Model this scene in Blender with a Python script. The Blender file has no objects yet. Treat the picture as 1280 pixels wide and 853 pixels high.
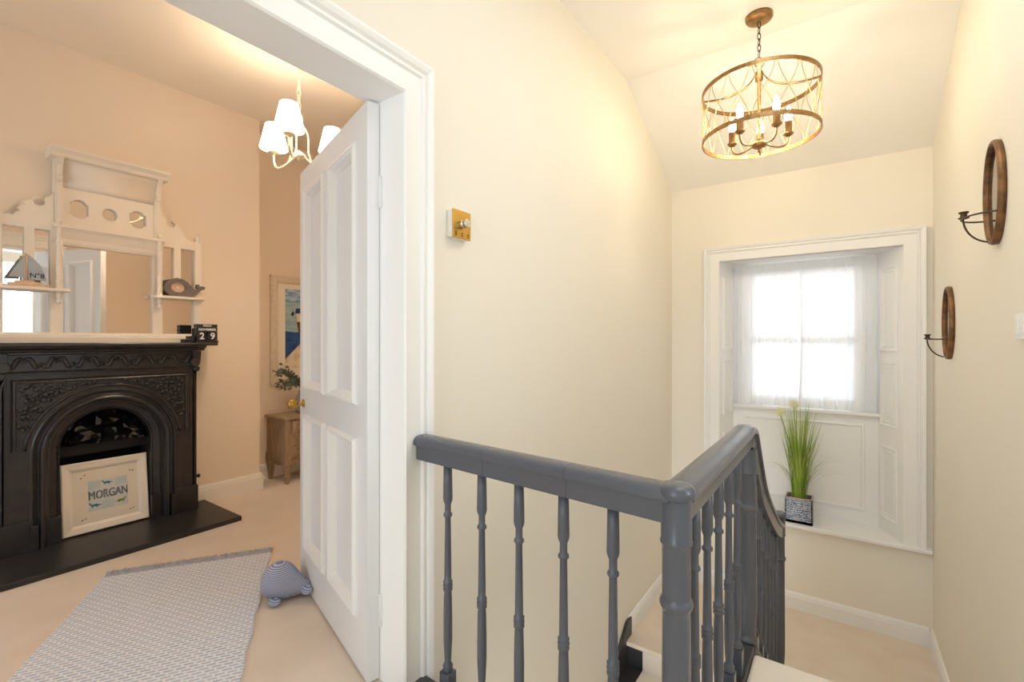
import bpy, math, random
from mathutils import Vector, Matrix
random.seed(7)
S = bpy.context.scene
COL = S.collection
PI = math.pi

# ------------------------------------------------------------------ camera
cd = bpy.data.cameras.new('camera')
cam = bpy.data.objects.new('camera', cd)
COL.objects.link(cam)
cam.location = (0, 0, 1.173)
YAW = math.atan(412 / 586)
cam.rotation_euler = (PI / 2, 0, YAW)
cd.sensor_width = 36
cd.lens = 36 * 586 / 1280
cd.clip_start = 0.02
S.camera = cam

# ------------------------------------------------------------------ world, large lights, exposure
W = bpy.data.worlds.new('overcast_sky')
S.world = W
W.use_nodes = True
W.node_tree.nodes['Background'].inputs[0].default_value = (0.86, 0.93, 1.0, 1)
W.node_tree.nodes['Background'].inputs[1].default_value = 3.6
S.view_settings.view_transform = 'Standard'
S.view_settings.look = 'None'
S.view_settings.exposure = 0.38
S.view_settings.gamma = 1.0
S.view_settings.use_curve_mapping = False
try:
    S.cycles.use_denoising = True
    S.cycles.max_bounces = 10
    S.cycles.diffuse_bounces = 6
    S.cycles.transparent_max_bounces = 12
    S.cycles.sample_clamp_indirect = 6
except Exception:
    pass


def area(name, loc, rot, sx, sy, power, color, portal=False):
    d = bpy.data.lights.new(name, 'AREA')
    d.shape = 'RECTANGLE'
    d.size, d.size_y = sx, sy
    d.energy = power
    d.color = color
    try:
        d.cycles.is_portal = portal
    except Exception:
        pass
    o = bpy.data.objects.new(name, d)
    COL.objects.link(o)
    o.location = loc
    o.rotation_euler = rot
    return o


# added cool fill panel in the closed recess of wall_front, behind the camera
area('landing_fill', (-0.36, -1.86, 1.55), (PI / 2, 0, 0), 1.1, 1.7, 19, (0.7, 0.85, 1.0))
# sampling portal of the landing side window in the right wall (the bright window the overmantel mirrors)
area('landing_side_portal', (0.56, 1.14, 1.5), (PI / 2, 0, PI / 2), 0.32, 1.2, 1, (1, 1, 1), True)
# sampling portal of an unseen rooflight, added to let sky light down the stairwell
area('added_rooflight_portal', (0.03, 1.65, 3.06), (0, 0, 0), 0.84, 1.12, 1, (1, 1, 1), True)
# added cool fill panel in a blind recess of the bedroom's front wall
area('bedroom_fill', (-2.7, -2.16, 1.45), (PI / 2, 0, 0), 1.3, 1.7, 19, (0.66, 0.83, 1.0))
# sampling portal of the stair window
area('stair_window_portal', (-0.26, 4.56, 1.2), (-PI / 2, 0, 0), 0.9, 1.2, 1, (1, 1, 1), True)


# ------------------------------------------------------------------ materials
def lin(c):
    return tuple((x / 12.92 if x <= 0.04045 else ((x + 0.055) / 1.055) ** 2.4) for x in c)


def rgb(r, g, b):
    return lin((r / 255, g / 255, b / 255)) + (1,)


def mat(name, col, rough=0.5, metal=0.0, spec=0.5, noise=None, bump=None, coat=0.0):
    m = bpy.data.materials.new(name)
    m.use_nodes = True
    nt = m.node_tree
    b = nt.nodes['Principled BSDF']
    b.inputs['Base Color'].default_value = col
    b.inputs['Roughness'].default_value = rough
    b.inputs['Metallic'].default_value = metal
    b.inputs['Specular IOR Level'].default_value = spec
    b.inputs['Coat Weight'].default_value = coat
    tc = None
    if noise or bump:
        tc = nt.nodes.new('ShaderNodeTexCoord')
    if noise:                     # (scale, second colour, lo, hi, stretch)
        sc, col2, lo, hi = noise[:4]
        n = nt.nodes.new('ShaderNodeTexNoise')
        n.inputs['Scale'].default_value = sc
        n.inputs['Detail'].default_value = 5
        src = tc.outputs['Object']
        if len(noise) > 4:
            mp = nt.nodes.new('ShaderNodeMapping')
            mp.inputs['Scale'].default_value = noise[4]
            nt.links.new(src, mp.inputs[0])
            src = mp.outputs[0]
        nt.links.new(src, n.inputs['Vector'])
        r = nt.nodes.new('ShaderNodeValToRGB')
        r.color_ramp.elements[0].position = lo
        r.color_ramp.elements[0].color = col
        r.color_ramp.elements[1].position = hi
        r.color_ramp.elements[1].color = col2
        nt.links.new(n.outputs['Fac'], r.inputs[0])
        nt.links.new(r.outputs[0], b.inputs['Base Color'])
    if bump:                      # (scale, strength, distance)
        n2 = nt.nodes.new('ShaderNodeTexNoise')
        n2.inputs['Scale'].default_value = bump[0]
        n2.inputs['Detail'].default_value = 4
        nt.links.new(tc.outputs['Object'], n2.inputs['Vector'])
        bp = nt.nodes.new('ShaderNodeBump')
        bp.inputs['Strength'].default_value = bump[1]
        bp.inputs['Distance'].default_value = bump[2]
        nt.links.new(n2.outputs['Fac'], bp.inputs['Height'])
        nt.links.new(bp.outputs[0], b.inputs['Normal'])
    return m


def emis(name, col, strength):
    m = bpy.data.materials.new(name)
    m.use_nodes = True
    b = m.node_tree.nodes['Principled BSDF']
    b.inputs['Base Color'].default_value = col
    b.inputs['Emission Color'].default_value = col
    b.inputs['Emission Strength'].default_value = strength
    return m


def translucent(name, col, transp, trans_frac=0.6):
    m = bpy.data.materials.new(name)
    m.use_nodes = True
    nt = m.node_tree
    nt.nodes.remove(nt.nodes['Principled BSDF'])
    out = nt.nodes['Material Output']
    d = nt.nodes.new('ShaderNodeBsdfDiffuse'); d.inputs[0].default_value = col
    t = nt.nodes.new('ShaderNodeBsdfTranslucent'); t.inputs[0].default_value = col
    mx = nt.nodes.new('ShaderNodeMixShader'); mx.inputs[0].default_value = trans_frac
    nt.links.new(d.outputs[0], mx.inputs[1]); nt.links.new(t.outputs[0], mx.inputs[2])
    if transp > 0:
        tr = nt.nodes.new('ShaderNodeBsdfTransparent')
        m2 = nt.nodes.new('ShaderNodeMixShader'); m2.inputs[0].default_value = transp
        nt.links.new(mx.outputs[0], m2.inputs[1]); nt.links.new(tr.outputs[0], m2.inputs[2])
        nt.links.new(m2.outputs[0], out.inputs[0])
    else:
        nt.links.new(mx.outputs[0], out.inputs[0])
    return m


M = {}
M['wall'] = mat('cream_wall_paint', rgb(243, 236, 223), 0.75, spec=0.3, bump=(60, 0.05, 0.002))
M['bedwall'] = mat('warm_beige_wall_paint', rgb(240, 223, 203), 0.75, spec=0.3, bump=(60, 0.05, 0.002))
M['ceil'] = mat('white_ceiling_paint', rgb(250, 246, 240), 0.85, spec=0.2, bump=(40, 0.04, 0.002))
M['bedceil'] = mat('cream_ceiling_paint', rgb(242, 230, 212), 0.85, spec=0.2)
M['white'] = mat('white_gloss_paint', rgb(247, 245, 243), 0.32, bump=(35, 0.03, 0.002))
M['doorwhite'] = mat('white_door_paint', rgb(236, 236, 237), 0.35, bump=(30, 0.05, 0.002))  # slightly greyer than the panel mouldings, so these read brighter
M['carpet'] = mat('beige_carpet', rgb(233, 218, 203), 0.95, spec=0.1, noise=(5, rgb(226, 209, 192), 0.35, 0.75), bump=(420, 0.5, 0.004))
M['landcarpet'] = mat('light_beige_carpet', rgb(240, 225, 208), 0.95, spec=0.1, noise=(6, rgb(234, 217, 198), 0.35, 0.7), bump=(420, 0.4, 0.004))
M['stepcarpet'] = mat('pale_stair_carpet', rgb(238, 228, 215), 0.95, spec=0.1, bump=(420, 0.4, 0.004))
M['grey'] = mat('slate_grey_gloss', rgb(88, 91, 101), 0.22, bump=(25, 0.06, 0.003))
M['darkstring'] = mat('charcoal_gloss', rgb(58, 57, 60), 0.35, bump=(25, 0.05, 0.003))
M['iron'] = mat('black_cast_iron', rgb(42, 39, 39), 0.3, spec=0.5, noise=(18, rgb(52, 48, 47), 0.4, 0.75), bump=(80, 0.12, 0.002))
M['slate'] = mat('black_slate', rgb(44, 41, 41), 0.4, bump=(12, 0.12, 0.004))
M['soot'] = mat('sooty_black', rgb(16, 15, 15), 0.7)
M['plastic'] = mat('black_plastic_sheet', rgb(14, 14, 15), 0.12, spec=0.9)
M['cream'] = mat('cream_painted_wood', rgb(240, 228, 212), 0.5, bump=(30, 0.08, 0.002))
M['mirror'] = mat('mirror_glass', (0.85, 0.83, 0.79, 1), 0.015, 1.0)
M['brass'] = mat('polished_brass', rgb(190, 150, 72), 0.2, 1.0)
M['antique'] = mat('antique_gold_metal', rgb(168, 132, 88), 0.38, 1.0, noise=(40, rgb(120, 90, 58), 0.4, 0.8))
M['wiregold'] = mat('gold_wire', rgb(214, 176, 116), 0.35, 1.0)
M['bronze'] = mat('aged_bronze_wood', rgb(140, 98, 58), 0.4, 0.35, noise=(22, rgb(74, 50, 34), 0.38, 0.7))
M['darkbronze'] = mat('dark_bronze', rgb(86, 68, 50), 0.4, 0.7)
M['darkmirror'] = mat('dark_reflection_mirror', (0.2, 0.18, 0.18, 1), 0.08, 1.0)  # dark base colour stands in for a dark reflection in the sconce mirrors
M['goldplate'] = mat('brushed_brass_plate', rgb(196, 158, 84), 0.34, 1.0)
M['chrome'] = mat('chrome', rgb(215, 215, 215), 0.12, 1.0)
M['plasticwhite'] = mat('white_plastic', rgb(240, 238, 234), 0.4)
M['ink'] = mat('dark_ink', rgb(40, 34, 28), 0.7)
M['bulb'] = emis('warm_bulb', (1.0, 0.85, 0.58, 1), 94)
M['shade'] = emis('lit_lampshade_cloth', (1.0, 0.88, 0.72, 1), 11)
M['lampcream'] = mat('cream_lamp_metal', rgb(236, 218, 186), 0.4)
M['sheer'] = translucent('sheer_white_voile', (0.95, 0.955, 0.97, 1), 0.05, 0.18)
M['washedoak'] = mat('washed_oak', rgb(176, 150, 120), 0.6, noise=(6, rgb(138, 112, 84), 0.35, 0.7, (14, 14, 1.2)), bump=(60, 0.1, 0.002))
M['palewood'] = mat('pale_wood', rgb(226, 190, 160), 0.6, noise=(8, rgb(206, 166, 132), 0.4, 0.7, (2, 14, 14)))
M['greywood'] = mat('grey_stained_wood', rgb(122, 110, 102), 0.6, noise=(10, rgb(98, 88, 82), 0.4, 0.7, (3, 3, 14)))
M['sailcloth'] = mat('grey_blue_sail', rgb(176, 182, 186), 0.7, noise=(12, rgb(150, 158, 164), 0.4, 0.7))
M['black'] = mat('matt_black', rgb(32, 31, 33), 0.5)
M['whiteprint'] = mat('white_print', rgb(238, 236, 232), 0.6)
M['soil'] = mat('potting_soil', rgb(58, 44, 34), 0.9)
M['grass1'] = mat('green_blade', rgb(138, 168, 56), 0.5, noise=(5, rgb(182, 196, 96), 0.4, 0.7))
M['seed'] = mat('pale_yellow_flower', rgb(236, 236, 196), 0.8)
M['euc'] = mat('grey_green_leaf', rgb(112, 122, 104), 0.6, noise=(20, rgb(72, 84, 70), 0.4, 0.7))
M['stem'] = mat('brown_stem', rgb(96, 78, 56), 0.7)
M['ceramic'] = mat('grey_ceramic', rgb(150, 142, 132), 0.4)
M['silverframe'] = mat('champagne_frame', rgb(228, 212, 190), 0.5, noise=(30, rgb(216, 199, 176), 0.4, 0.7))
M['mat_board'] = mat('cream_mount_board', rgb(238, 228, 212), 0.8)
M['pframe'] = mat('white_picture_frame', rgb(240, 230, 216), 0.45)
M['paper'] = mat('print_paper', rgb(232, 222, 206), 0.8)
M['inkblue'] = mat('pale_blue_ink', rgb(150, 176, 196), 0.8)
M['inkgrey'] = mat('blue_grey_ink', rgb(168, 174, 186), 0.8)
M['tile1'] = mat('pale_mint_print', rgb(196, 208, 204), 0.8)
M['tile2'] = mat('pale_grey_print', rgb(212, 212, 208), 0.8)
M['dinoblue'] = mat('teal_blue_ink', rgb(62, 128, 156), 0.8)
M['dinogreen'] = mat('olive_green_ink', rgb(128, 138, 66), 0.8)
M['sea'] = mat('painted_sea', rgb(46, 92, 150), 0.6, noise=(4, rgb(20, 46, 104), 0.35, 0.65, (1, 2, 5)))
M['seapale'] = mat('painted_pale_water', rgb(142, 178, 190), 0.6, noise=(5, rgb(176, 196, 196), 0.35, 0.65, (1, 2, 6)))
M['skyp'] = mat('painted_sky', rgb(116, 160, 204), 0.6, noise=(6, rgb(190, 205, 214), 0.4, 0.6, (1, 2, 6)))
M['quay'] = mat('painted_quay', rgb(232, 218, 192), 0.6, noise=(14, rgb(186, 164, 134), 0.45, 0.75))
M['boatblue'] = mat('painted_boat_blue', rgb(36, 52, 120), 0.6)
M['boatbrown'] = mat('painted_boat_brown', rgb(112, 66, 40), 0.6, noise=(30, rgb(60, 40, 32), 0.4, 0.7))
M['boatwhite'] = mat('painted_boat_white', rgb(232, 216, 190), 0.6)
M['fringe'] = mat('grey_yarn', rgb(186, 186, 192), 0.9)


def rug_mat():
    m = mat('blue_grey_woven_rug', rgb(224, 220, 218), 0.95, spec=0.1)
    nt = m.node_tree
    b = nt.nodes['Principled BSDF']
    tc = nt.nodes.new('ShaderNodeTexCoord')
    # rows of short dashes: a brick pattern with wide gaps, tilted slightly
    mp = nt.nodes.new('ShaderNodeMapping')
    mp.inputs['Scale'].default_value = (1, 1, 1)
    nt.links.new(tc.outputs['Object'], mp.inputs[0])
    br = nt.nodes.new('ShaderNodeTexBrick')
    br.offset = 0.5
    br.inputs['Scale'].default_value = 1.0
    br.inputs['Brick Width'].default_value = 0.038
    br.inputs['Row Height'].default_value = 0.017
    br.inputs['Mortar Size'].default_value = 0.0048
    br.inputs['Mortar Smooth'].default_value = 0.25
    br.inputs['Color1'].default_value = rgb(178, 187, 206)
    br.inputs['Color2'].default_value = rgb(194, 201, 217)
    br.inputs['Mortar'].default_value = rgb(234, 233, 236)
    nt.links.new(mp.outputs[0], br.inputs['Vector'])
    n = nt.nodes.new('ShaderNodeTexNoise')
    n.inputs['Scale'].default_value = 160
    nt.links.new(tc.outputs['Object'], n.inputs['Vector'])
    mx = nt.nodes.new('ShaderNodeMix'); mx.data_type = 'RGBA'; mx.blend_type = 'OVERLAY'
    mx.inputs[0].default_value = 0.35
    nt.links.new(br.outputs['Color'], mx.inputs[6]); nt.links.new(n.outputs['Fac'], mx.inputs[7])
    nt.links.new(mx.outputs[2], b.inputs['Base Color'])
    bp = nt.nodes.new('ShaderNodeBump'); bp.inputs['Strength'].default_value = 0.5; bp.inputs['Distance'].default_value = 0.004
    nt.links.new(br.outputs['Fac'], bp.inputs['Height'])
    nt.links.new(bp.outputs[0], b.inputs['Normal'])
    return m


M['rug'] = rug_mat()


def stripe_mat(name, c1, c2, scale, direction='Z'):
    m = mat(name, c1, 0.9, spec=0.1)
    nt = m.node_tree
    b = nt.nodes['Principled BSDF']
    tc = nt.nodes.new('ShaderNodeTexCoord')
    w = nt.nodes.new('ShaderNodeTexWave')
    w.wave_type = 'BANDS'; w.bands_direction = direction
    w.inputs['Scale'].default_value = scale
    w.inputs['Distortion'].default_value = 0.4
    w.inputs['Detail Scale'].default_value = 6
    nt.links.new(tc.outputs['Object'], w.inputs['Vector'])
    r = nt.nodes.new('ShaderNodeValToRGB')
    r.color_ramp.elements[0].position = 0.38; r.color_ramp.elements[0].color = c1
    r.color_ramp.elements[1].position = 0.62; r.color_ramp.elements[1].color = c2
    nt.links.new(w.outputs['Fac'], r.inputs[0])
    nt.links.new(r.outputs[0], b.inputs['Base Color'])
    return m


M['whale'] = stripe_mat('blue_white_knit', rgb(128, 136, 166), rgb(192, 196, 213), 50)


def wave_pot_mat():
    m = mat('blue_silver_wave_pot', rgb(92, 112, 140), 0.35, 0.3)
    nt = m.node_tree
    b = nt.nodes['Principled BSDF']
    tc = nt.nodes.new('ShaderNodeTexCoord')
    w = nt.nodes.new('ShaderNodeTexWave')
    w.bands_direction = 'Z'
    w.inputs['Scale'].default_value = 19
    w.inputs['Distortion'].default_value = 6
    w.inputs['Detail'].default_value = 1
    w.inputs['Detail Scale'].default_value = 5
    nt.links.new(tc.outputs['Object'], w.inputs['Vector'])
    r = nt.nodes.new('ShaderNodeValToRGB')
    r.color_ramp.elements[0].position = 0.35; r.color_ramp.elements[0].color = rgb(70, 86, 112)
    r.color_ramp.elements[1].position = 0.6; r.color_ramp.elements[1].color = rgb(176, 178, 180)
    nt.links.new(w.outputs['Fac'], r.inputs[0])
    nt.links.new(r.outputs[0], b.inputs['Base Color'])
    return m


M['wavepot'] = wave_pot_mat()

# ------------------------------------------------------------------ builders
ORG = {}


def tag(o, label=None, cat=None, group=None, kind=None):
    if label: o['label'] = label
    if cat: o['category'] = cat
    if group: o['group'] = group
    if kind: o['kind'] = kind
    return o


def thing(name, loc, label, cat, group=None, rot=0):
    o = bpy.data.objects.new(name, None)
    COL.objects.link(o)
    o.empty_display_size = 0.1
    o.location = loc
    o.rotation_euler = (0, 0, rot)
    ORG[o.name] = Vector(loc) if rot == 0 else None
    return tag(o, label, cat, group)


def setting(name, loc=(0, 0, 0)):
    o = bpy.data.objects.new(name, None)
    COL.objects.link(o)
    o.location = loc
    ORG[o.name] = Vector(loc)
    o['kind'] = 'structure'
    return o


class MB:
    """collects shapes, builds one mesh object"""

    def __init__(self):
        self.v, self.f, self.s = [], [], []

    def add(self, vs, fs, smooth=False):
        n = len(self.v)
        self.v += [Vector(p) for p in vs]
        self.f += [tuple(i + n for i in f) for f in fs]
        self.s += [smooth] * len(fs)
        return self

    def box(self, a, b):
        x0, x1 = sorted((a[0], b[0])); y0, y1 = sorted((a[1], b[1])); z0, z1 = sorted((a[2], b[2]))
        vs = [(x0, y0, z0), (x1, y0, z0), (x1, y1, z0), (x0, y1, z0), (x0, y0, z1), (x1, y0, z1), (x1, y1, z1), (x0, y1, z1)]
        return self.add(vs, [(0, 3, 2, 1), (4, 5, 6, 7), (0, 1, 5, 4), (1, 2, 6, 5), (2, 3, 7, 6), (3, 0, 4, 7)])

    def prism(self, poly, to3d, h0, h1, smooth=False):
        """poly: 2-D points, extruded from h0 to h1; to3d(a, b, h)"""
        n = len(poly)
        vs = [to3d(a, b, h0) for a, b in poly] + [to3d(a, b, h1) for a, b in poly]
        fs = [tuple(range(n))[::-1], tuple(range(n, 2 * n))]
        self.add(vs, fs)
        k = len(self.v) - 2 * n
        for i in range(n):
            j = (i + 1) % n
            self.f.append((k + i, k + j, k + n + j, k + n + i)); self.s.append(smooth)
        return self

    def lathe(self, prof, c=(0, 0, 0), axis=(0, 0, 1), seg=20, smooth=True, cap=True):
        ax = Vector(axis).normalized()
        t = Vector((1, 0, 0)) if abs(ax.x) < 0.9 else Vector((0, 1, 0))
        e1 = (t - ax * t.dot(ax)).normalized(); e2 = ax.cross(e1)
        c = Vector(c)
        vs, fs = [], []
        for r, h in prof:
            for k in range(seg):
                a = 2 * PI * k / seg
                vs.append(c + ax * h + (e1 * math.cos(a) + e2 * math.sin(a)) * r)
        for i in range(len(prof) - 1):
            for k in range(seg):
                l = (k + 1) % seg
                fs.append((i * seg + k, i * seg + l, (i + 1) * seg + l, (i + 1) * seg + k))
        self.add(vs, fs, smooth)
        if cap:
            n = len(prof)
            base = len(self.v) - n * seg
            if prof[0][0] > 1e-5:
                self.f.append(tuple(base + k for k in range(seg))[::-1]); self.s.append(False)
            if prof[-1][0] > 1e-5:
                self.f.append(tuple(base + (n - 1) * seg + k for k in range(seg))); self.s.append(False)
        return self

    def tube(self, pts, r, seg=8, closed=False, smooth=True):
        pts = [Vector(p) for p in pts]
        n = len(pts)
        rs = r if isinstance(r, (list, tuple)) else [r] * n
        vs, fs = [], []
        prev = None
        for i in range(n):
            if closed:
                t = pts[(i + 1) % n] - pts[i - 1]
            else:
                t = pts[min(i + 1, n - 1)] - pts[max(i - 1, 0)]
            t.normalize()
            if prev is None:
                up = Vector((0, 0, 1)) if abs(t.z) < 0.9 else Vector((1, 0, 0))
                e1 = (up - t * up.dot(t)).normalized()
            else:
                e1 = (prev - t * prev.dot(t)).normalized()
            prev = e1
            e2 = t.cross(e1)
            for k in range(seg):
                a = 2 * PI * k / seg
                vs.append(pts[i] + (e1 * math.cos(a) + e2 * math.sin(a)) * rs[i])
        m = n if closed else n - 1
        for i in range(m):
            j = (i + 1) % n
            for k in range(seg):
                l = (k + 1) % seg
                fs.append((i * seg + k, i * seg + l, j * seg + l, j * seg + k))
        if not closed:
            fs.append(tuple(range(seg))[::-1]); fs.append(tuple((n - 1) * seg + k for k in range(seg)))
        return self.add(vs, fs, smooth)

    def molding(self, pts, prof, to3d, closed=False, smooth=False):
        """sweep profile (offset to the right of travel, height) along a mitred 2-D path"""
        pts = [Vector((a, b)) for a, b in pts]
        n = len(pts); m = len(prof)
        vs, fs = [], []
        for i in range(n):
            if closed:
                d0 = (pts[i] - pts[i - 1]).normalized(); d1 = (pts[(i + 1) % n] - pts[i]).normalized()
            else:
                d0 = (pts[i] - pts[i - 1]).normalized() if i > 0 else (pts[1] - pts[0]).normalized()
                d1 = (pts[i + 1] - pts[i]).normalized() if i < n - 1 else d0
            n0 = Vector((d0.y, -d0.x)); n1 = Vector((d1.y, -d1.x))
            mt = n0 + n1
            mt = mt / max(mt.dot(n0), 0.2)
            for o, h in prof:
                q = pts[i] + mt * o
                vs.append(to3d(q.x, q.y, h))
        for i in range(n if closed else n - 1):
            j = (i + 1) % n
            for k in range(m):
                l = (k + 1) % m
                fs.append((i * m + k, i * m + l, j * m + l, j * m + k))
        if not closed:
            fs.append(tuple(range(m))[::-1]); fs.append(tuple((n - 1) * m + k for k in range(m)))
        return self.add(vs, fs, smooth)

    def text(self, s, size, to3d, h0=0.0, align='CENTER', ext=0.0005, bold=0.0):
        cu = bpy.data.curves.new('txt', 'FONT')
        cu.body = s; cu.size = size; cu.align_x = align; cu.align_y = 'CENTER'
        cu.extrude = 0; cu.resolution_u = 3; cu.offset = bold
        ob = bpy.data.objects.new('txt', cu)
        COL.objects.link(ob)
        bpy.context.view_layer.update()
        dg = bpy.context.evaluated_depsgraph_get()
        me = bpy.data.meshes.new_from_object(ob.evaluated_get(dg))
        vs = [to3d(v.co.x, v.co.y, h0) for v in me.vertices]
        fs = [tuple(p.vertices) for p in me.polygons]
        bpy.data.objects.remove(ob); bpy.data.curves.remove(cu); bpy.data.meshes.remove(me)
        return self.add(vs, fs)

    def build(self, name, m, parent=None, root=None, bevel=0, subsurf=0, local=False, kind=None):
        me = bpy.data.meshes.new(name)
        org = Vector((0, 0, 0))
        key = root or parent
        if key is not None and not local:
            org = ORG.get(key.name) or Vector((0, 0, 0))
        me.from_pydata([tuple(v - org) for v in self.v], [], self.f)
        me.polygons.foreach_set('use_smooth', self.s)
        me.materials.append(M[m] if isinstance(m, str) else m)
        me.update()
        import bmesh
        bm = bmesh.new(); bm.from_mesh(me)
        bmesh.ops.recalc_face_normals(bm, faces=bm.faces)
        bm.to_mesh(me); bm.free()
        o = bpy.data.objects.new(name, me)
        COL.objects.link(o)
        if parent is not None:
            o.parent = parent
            ORG[o.name] = org if not local else None
        if bevel:
            b = o.modifiers.new('bevel', 'BEVEL')
            b.width = bevel; b.segments = 2; b.limit_method = 'ANGLE'; b.angle_limit = 0.6
        if subsurf:
            s = o.modifiers.new('sub', 'SUBSURF'); s.levels = subsurf; s.render_levels = subsurf
        if kind: o['kind'] = kind
        return o


def struct(name, mb, m, bevel=0):
    return tag(mb.build(name, m, bevel=bevel), kind='structure')


def copy_tree(o, parent=None):
    c = o.copy(); COL.objects.link(c); c.parent = parent
    for ch in list(o.children):
        copy_tree(ch, c)
    return c


def arc(cx, cy, r, a0, a1, n):
    return [(cx + r * math.cos(a0 + (a1 - a0) * i / n), cy + r * math.sin(a0 + (a1 - a0) * i / n)) for i in range(n + 1)]


def bez(p0, p1, p2, p3, n=10):
    out = []
    p0, p1, p2, p3 = map(Vector, (p0, p1, p2, p3))
    for i in range(n + 1):
        t = i / n; u = 1 - t
        out.append(p0 * u ** 3 + p1 * 3 * u * u * t + p2 * 3 * u * t * t + p3 * t ** 3)
    return out


# ------------------------------------------------------------------ key dimensions
XW = -1.205          # landing face of the bedroom wall
XB = -1.335          # bedroom face of that wall
XR = 0.493           # right wall
YB = 4.13            # window wall
ZC = 2.955           # landing ceiling
YS = 3.086           # ceiling starts to slope
ZS = 2.46            # ceiling height at the window wall
ZL = -0.85           # half landing
Y0 = -1.9            # wall behind the photographer
XF = -3.775          # chimney breast face
XA = -4.03           # alcove back wall
ZBC = 2.92           # bedroom ceiling
JY0, JY1 = 0.125, 1.065   # door opening
DZ = 2.0
WX0, WX1, WZ0, WZ1 = -0.817, 0.34, -0.2, 1.82   # window recess at its front
BX0, BX1, YWB = -0.757, 0.217, 4.38             # recess at its back

# ------------------------------------------------------------------ room shell
w = MB()
w.box((XW, Y0 - 0.1, -2.9), (XB, JY0 - 0.025, 3.0))
w.box((XW, JY1 + 0.025, -2.9), (XB, YB + 0.3, 3.0))
w.box((XW, JY0 - 0.025, DZ + 0.025), (XB, JY1 + 0.025, 3.0))
w.box((XW, JY0 - 0.025, -2.9), (XB, JY1 + 0.025, -0.13))
struct('wall_left', w, 'wall')
w = MB()                        # bedroom side skin of the same wall
w.box((XB, -2.25, 0), (XB - 0.012, JY0 - 0.025, ZBC))
w.box((XB, JY1 + 0.025, 0), (XB - 0.012, 3.25, ZBC))
w.box((XB, JY0 - 0.025, DZ + 0.025), (XB - 0.012, JY1 + 0.025, ZBC))
struct('wall_bedroom_door_side', w, 'bedwall')
w = MB()
w.box((XR, Y0 - 0.1, -2.9), (XR + 0.12, 0.98, 3.0)); w.box((XR, 1.3, -2.9), (XR + 0.12, YB + 0.3, 3.0))
w.box((XR, 0.98, -2.9), (XR + 0.12, 1.3, 0.9)); w.box((XR, 0.98, 2.1), (XR + 0.12, 1.3, 3.0))
struct('wall_right', w, 'wall')
w = MB()
w.box((XB, YB, -2.9), (XR + 0.12, YB + 0.45, WZ0 - 0.03))
w.box((XB, YB, WZ1), (XR + 0.12, YB + 0.45, 3.0))
w.box((XB, YB, WZ0 - 0.03), (-0.86, YB + 0.45, WZ1))
w.box((0.36, YB, WZ0 - 0.03), (XR + 0.12, YB + 0.45, WZ1))
struct('wall_back', w, 'wall')
w = MB()                        # wall behind the photographer with a blind recess for the added fill panel
w.box((XB, Y0, -0.2), (-0.93, Y0 - 0.1, 3.0))
w.box((0.21, Y0, -0.2), (XR + 0.12, Y0 - 0.1, 3.0))
w.box((-0.93, Y0, -0.2), (0.21, Y0 - 0.1, 0.68))
w.box((-0.93, Y0, 2.42), (0.21, Y0 - 0.1, 3.0)); w.box((-0.93, Y0 - 0.05, 0.68), (0.21, Y0 - 0.1, 2.42))
struct('wall_front', w, 'wall')
w = MB()
w.prism([(2.22, ZC), (YS, ZC), (YB + 0.02, ZS - 0.008), (YB + 0.02, 3.15), (2.22, 3.15)], lambda a, b, h: (h, a, b), XB + 0.02, XR + 0.1)
w.box((XB + 0.02, Y0 - 0.1, ZC), (XR + 0.1, 1.08, 3.15)); w.box((XB + 0.02, 1.08, ZC), (-0.4, 2.22, 3.15)); w.box((0.46, 1.08, ZC), (XR + 0.1, 2.22, 3.15))   # added rooflight opening, out of view, to brighten the stairs
struct('ceiling', w, 'ceil')
# landing floor, nosing above the flight
YN = 1.965
w = MB()
w.box((XW - 0.02, Y0 - 0.1, -0.22), (XR, 1.0, 0.0))
w.box((-0.27, 1.0, -0.22), (XR, YN, 0.0))
struct('floor', w, 'stepcarpet', bevel=0.012)
w = MB()
w.box((XB, Y0 - 0.1, -2.95), (XR, YB, -2.85))
struct('floor_lower_hall', w, 'carpet')
w = MB()
w.box((XA - 0.05, -2.25, -0.12), (XW - 0.02, 3.25, 0.0))
struct('floor_bedroom', w, 'carpet')
w = MB()
w.box((XB - 0.001, -2.25, ZBC), (XA - 0.05, 3.25, ZBC + 0.1))
struct('ceiling_bedroom', w, 'bedceil')
w = MB()
FYC = 0.92           # centre of the fireplace
w.box((XF, 0.0, 0), (XA, FYC - 0.235, ZBC)); w.box((XF, FYC + 0.235, 0), (XA, 1.89, ZBC)); w.box((XF, FYC - 0.235, 0.8), (XA, FYC + 0.235, ZBC))
struct('wall_chimney_breast', w, 'bedwall')
w = MB()
w.box((XA, -2.25, 0), (XA - 0.1, 3.25, ZBC))
struct('wall_alcove', w, 'bedwall')
w = MB()
w.box((XA, 3.25, 0), (XB, 3.35, ZBC))
struct('wall_bedroom_far', w, 'bedwall')
w = MB()
w.box((XA, -2.2, 0), (-3.37, -2.3, ZBC)); w.box((-2.03, -2.2, 0), (XB, -2.3, ZBC))
w.box((-3.37, -2.2, 0), (-2.03, -2.3, 0.58)); w.box((-3.37, -2.2, 2.32), (-2.03, -2.3, ZBC)); w.box((-3.37, -2.25, 0.58), (-2.03, -2.3, 2.32))
struct('wall_bedroom_front', w, 'bedwall')

# baseboards
BPROF = [(0, 0), (0.02, 0), (0.02, 0.092), (0.016, 0.1), (0.016, 0.108), (0.008, 0.122), (0, 0.125)]


def baseboard(name, path, z, scale=1.0, m='white'):
    b = MB()
    b.molding(path, [(o, h * scale + z) for o, h in BPROF], lambda a, c, h: (a, c, h))
    return struct(name, b, m)


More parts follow.
